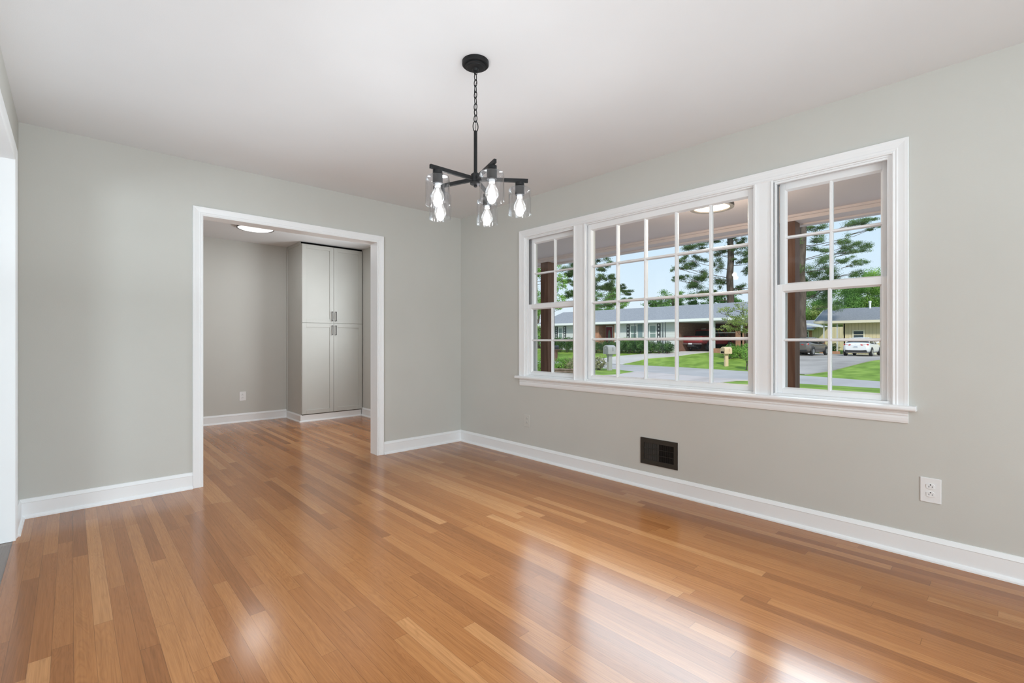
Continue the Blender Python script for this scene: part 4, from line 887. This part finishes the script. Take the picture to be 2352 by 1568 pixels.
MB().tube([b0, at(1907, 720, 70), at(1904, 690, 70), at(1902, 665, 70)], [.28, .22, .18, .12], 8).build('trunk', M['greybox'], ps)
# dogwood in front of the carport
b0 = at(1722, 800, 33); b0.z = gz(b0.x, b0.y)
tree('dogwood', 'airy yellow-green dogwood in front of the carport', b0, b0 + Vector((-.3, .2, 2.2)), .09, .05, [pad(1663, 712, 33, 40, 16), pad(1660, 752, 33, 36, 12), pad(1678, 728, 33, 40, 20), pad(1700, 705, 33, 36, 20), pad(1704, 735, 33, 44, 30), pad(1690, 756, 33, 40, 14), pad(1725, 720, 34, 40, 40), pad(1716, 755, 33, 34, 20), pad(1690, 742, 32.5, 44, 22), pad(1740, 740, 33, 50, 50)], 'leafpale', .16, 130, aspect=.6)
# hedges and bushes
def bush(label, masses, lm, size, dens, name='bush', group=None, cat='bush'):
    c0 = masses[0][0]; r = thing(name, label, cat, (c0[0], c0[1], gz(c0[0], c0[1])), group)
    lf, st = MB(), MB()
    for c, rr in masses:
        leaves(lf, c, rr, int(dens*.9*(rr[0]*rr[1] + rr[0]*rr[2] + rr[1]*rr[2])), size, .7, .62)
        g_ = gz(c[0], c[1])
        for q in range(5): st.tube([(c[0] + U(-.1, .1), c[1] + U(-.1, .1), g_-.05), (c[0] + U(-.5, .5)*rr[0], c[1] + U(-.5, .5)*rr[1], c[2])], .02, 6)
    st.build('stems', 'bark', r); lf.build('foliage', lm, r)
    return r
def row(y0, y1, x, zc, rz, n): return [((x + U(-.1, .1), y0 + (y1-y0)*(i+.5)/n, zc), (.62, abs(y1-y0)/n*.75, rz)) for i in range(n)]
bush('clipped dark hedge along the ranch house front', row(23.0, 28.4, 36.0, .62, .58, 6), 'hedge', .13, 900, 'hedge', None, 'hedge')
bush('taller clipped hedge under the ranch house end window', row(29.2, 34, 36.0, .85, .78, 5), 'hedge', .14, 700, 'hedge', None, 'hedge')
bush('round clipped bush at the right end of the hedge row', row(21.9, 22.9, 36.0, .62, .62, 1), 'hedge', .13, 1000)
bush('dark shrub row between the round bush and the carport', row(19.5, 21.8, 36.2, .60, .56, 3), 'hedge', .13, 900)
bush('low pale-topped shrubs rising above the hedge under the windows', row(22.2, 25.0, 36.9, 1.15, .28, 3), 'leafmid', .13, 700)
g = at(1676, 797, 34.2); g2 = at(1700, 798, 34.2)
bush('bright clipped shrub behind the tan mailbox', [((g.x, g.y, .42), (.7, .75, .55)), ((g2.x, g2.y, .42), (.7, .75, .55))], 'leaf', .12, 700)
g = at(1717, 805, 29.5); bush('light leafy sapling at the edge of the wide window', [((g.x, g.y, .35), (.4, .4, .75)), ((g.x+.2, g.y-.4, .2), (.5, .5, .7))], 'leaf', .13, 420)
g = at(1374, 834, 25.2); bush('straw-coloured bush left of the grey mailbox', [((g.x, g.y, -.08), (.5, .55, .45)), ((g.x-.5, g.y+.6, -.05), (.6, .6, .5))], 'beigebush', .13, 520)
for u, lb, lm in ((1285, 'pale green garden bush behind the timber edging', 'leaf'), (1308, 'straw and green garden bush beside the pale one', 'beigebush'), (1244, 'green garden plant left of the left porch post', 'leaf')):
    g = at(u, 836, 24.2); bush(lb, [((g.x, g.y, -.12), (.42, .45, .42)), ((g.x+.25, g.y-.15, .0), (.30, .3, .34))], lm, .10, 750, 'bush', None)
lg = thing('timber_edging', 'weathered round timbers edging the garden bed', 'edging', (*at(1296, 857, 23)[:2], -.45))
a, c = at(1255, 852, 23.2), at(1321, 850.5, 22.6)
for dz, dx in ((.05, 0), (.16, .03)): MB().tube([(a.x-dx, a.y, -.45+dz), ((a.x+c.x)/2, (a.y+c.y)/2, -.44+dz), (c.x-dx, c.y, -.45+dz)], [.065, .06, .055], 10).build('timber', 'log', lg)
g = at(1900, 800, 47); bush('grey-green shrub behind the low brick wall of the cream house', [((53.5, 12.2, .5), (.6, .7, .5))], 'hedge', .15, 300)

# ------------------------------------------------------------------ light
w = bpy.data.worlds.new('World'); sc.world = w; w.use_nodes = True; nt = w.node_tree
bg = nt.nodes['Background']; tc = nt.nodes.new('ShaderNodeTexCoord'); sp = nt.nodes.new('ShaderNodeSeparateXYZ'); rp = nt.nodes.new('ShaderNodeValToRGB')
nt.links.new(tc.outputs['Generated'], sp.inputs[0]); nt.links.new(sp.outputs[2], rp.inputs[0])
e = rp.color_ramp.elements; e[0].position = 0.; e[0].color = (.84, .91, .97, 1); e[1].position = .6; e[1].color = (.40, .60, .92, 1)
q = e.new(.10); q.color = (.72, .86, .985, 1); q = e.new(.30); q.color = (.56, .76, .97, 1)
nt.links.new(rp.outputs[0], bg.inputs[0]); bg.inputs[1].default_value = 1.08
def light(name, kind, loc, rot, energy, color=(1, 1, 1), **kw):
    L = bpy.data.lights.new(name, kind); L.energy = energy; L.color = color
    for k_, v in kw.items(): setattr(L, k_, v)
    o_ = bpy.data.objects.new(name, L); o_.location = loc; o_.rotation_euler = rot; col.objects.link(o_); return o_
light('sun', 'SUN', (0, 0, 20), (rad(52), 0, rad(-53)), 3.2, (1, .96, .89), angle=rad(6))
# daylight coming in at each window opening
for y0, y1, pw_ in ((.50, .98, 22), (1.18, 2.43, 14), (2.63, 3.14, 10)):
    for zc_ in (1.00, 1.41, 1.82):            # skylight slants down into the room
        light('window_daylight', 'AREA', (XR-.10, (y0+y1)/2, zc_), (0, rad(64), 0), pw_*(y1-y0)/3, (.68, .87, 1), shape='RECTANGLE', size=.44, size_y=y1-y0, spread=rad(100))
# added fill lamps for assumed, unbuilt windows behind and in the living room
light('rear_fill', 'AREA', (.75, YC+.05, 1.45), (rad(90), 0, 0), 92, (.80, .92, 1), shape='RECTANGLE', size=1.9, size_y=1.7)
light('living_fill', 'AREA', (-4.1, -.95, 1.45), (0, rad(-90), 0), 165, (.80, .92, 1), shape='RECTANGLE', size=1.7, size_y=2.4)
# added unseen fill lamps that brighten the ceiling and the window wall
light('ceiling_fill', 'AREA', (1.55, .9, 1.42), (rad(180), 0, 0), 7.5, (.80, .92, 1), shape='DISK', size=2.2)
light('wall_fill', 'AREA', (XL+.03, -.7, .95), (0, rad(-90), 0), 3, (.88, .95, 1), shape='RECTANGLE', size=1.5, size_y=1.8, spread=rad(130))
light('ceiling_fill', 'AREA', (.55, 2.5, 1.40), (rad(180), 0, 0), 11, (.83, .93, 1), shape='DISK', size=2.4)
light('far_room_fill', 'AREA', (-.3, YF+.03, 1.4), (rad(90), 0, 0), 6, (.88, .95, 1), shape='RECTANGLE', size=1.5, size_y=1.6)  # added unseen fill lamp for the far room's end wall
light('far_room_window', 'AREA', (3.13, 5.35, 1.5), (0, rad(90), 0), 29, (.90, .96, 1), shape='RECTANGLE', size=1.1, size_y=.9)

# ------------------------------------------------------------------ camera and view
cd = bpy.data.cameras.new('camera'); cam = bpy.data.objects.new('camera', cd); col.objects.link(cam)
cam.location = (0, 0, CAM_H); cam.rotation_euler = (rad(90), 0, -YAW)
cd.sensor_fit = 'HORIZONTAL'; cd.sensor_width = 36.; cd.lens = 36.*FPX/2352; cd.shift_y = (HY-784)/2352; cd.clip_start = .05; cd.clip_end = 400
sc.camera = cam
vs_ = sc.view_settings; vs_.view_transform = 'Standard'; vs_.look = 'None'; vs_.gamma = 1.; vs_.exposure = 0.; vs_.use_curve_mapping = False
cy = sc.cycles
cy.use_denoising = True; cy.max_bounces = 10; cy.diffuse_bounces = 5; cy.glossy_bounces = 4; cy.transmission_bounces = 6; cy.transparent_max_bounces = 24
cy.caustics_reflective = False; cy.caustics_refractive = False; cy.sample_clamp_indirect = 6.
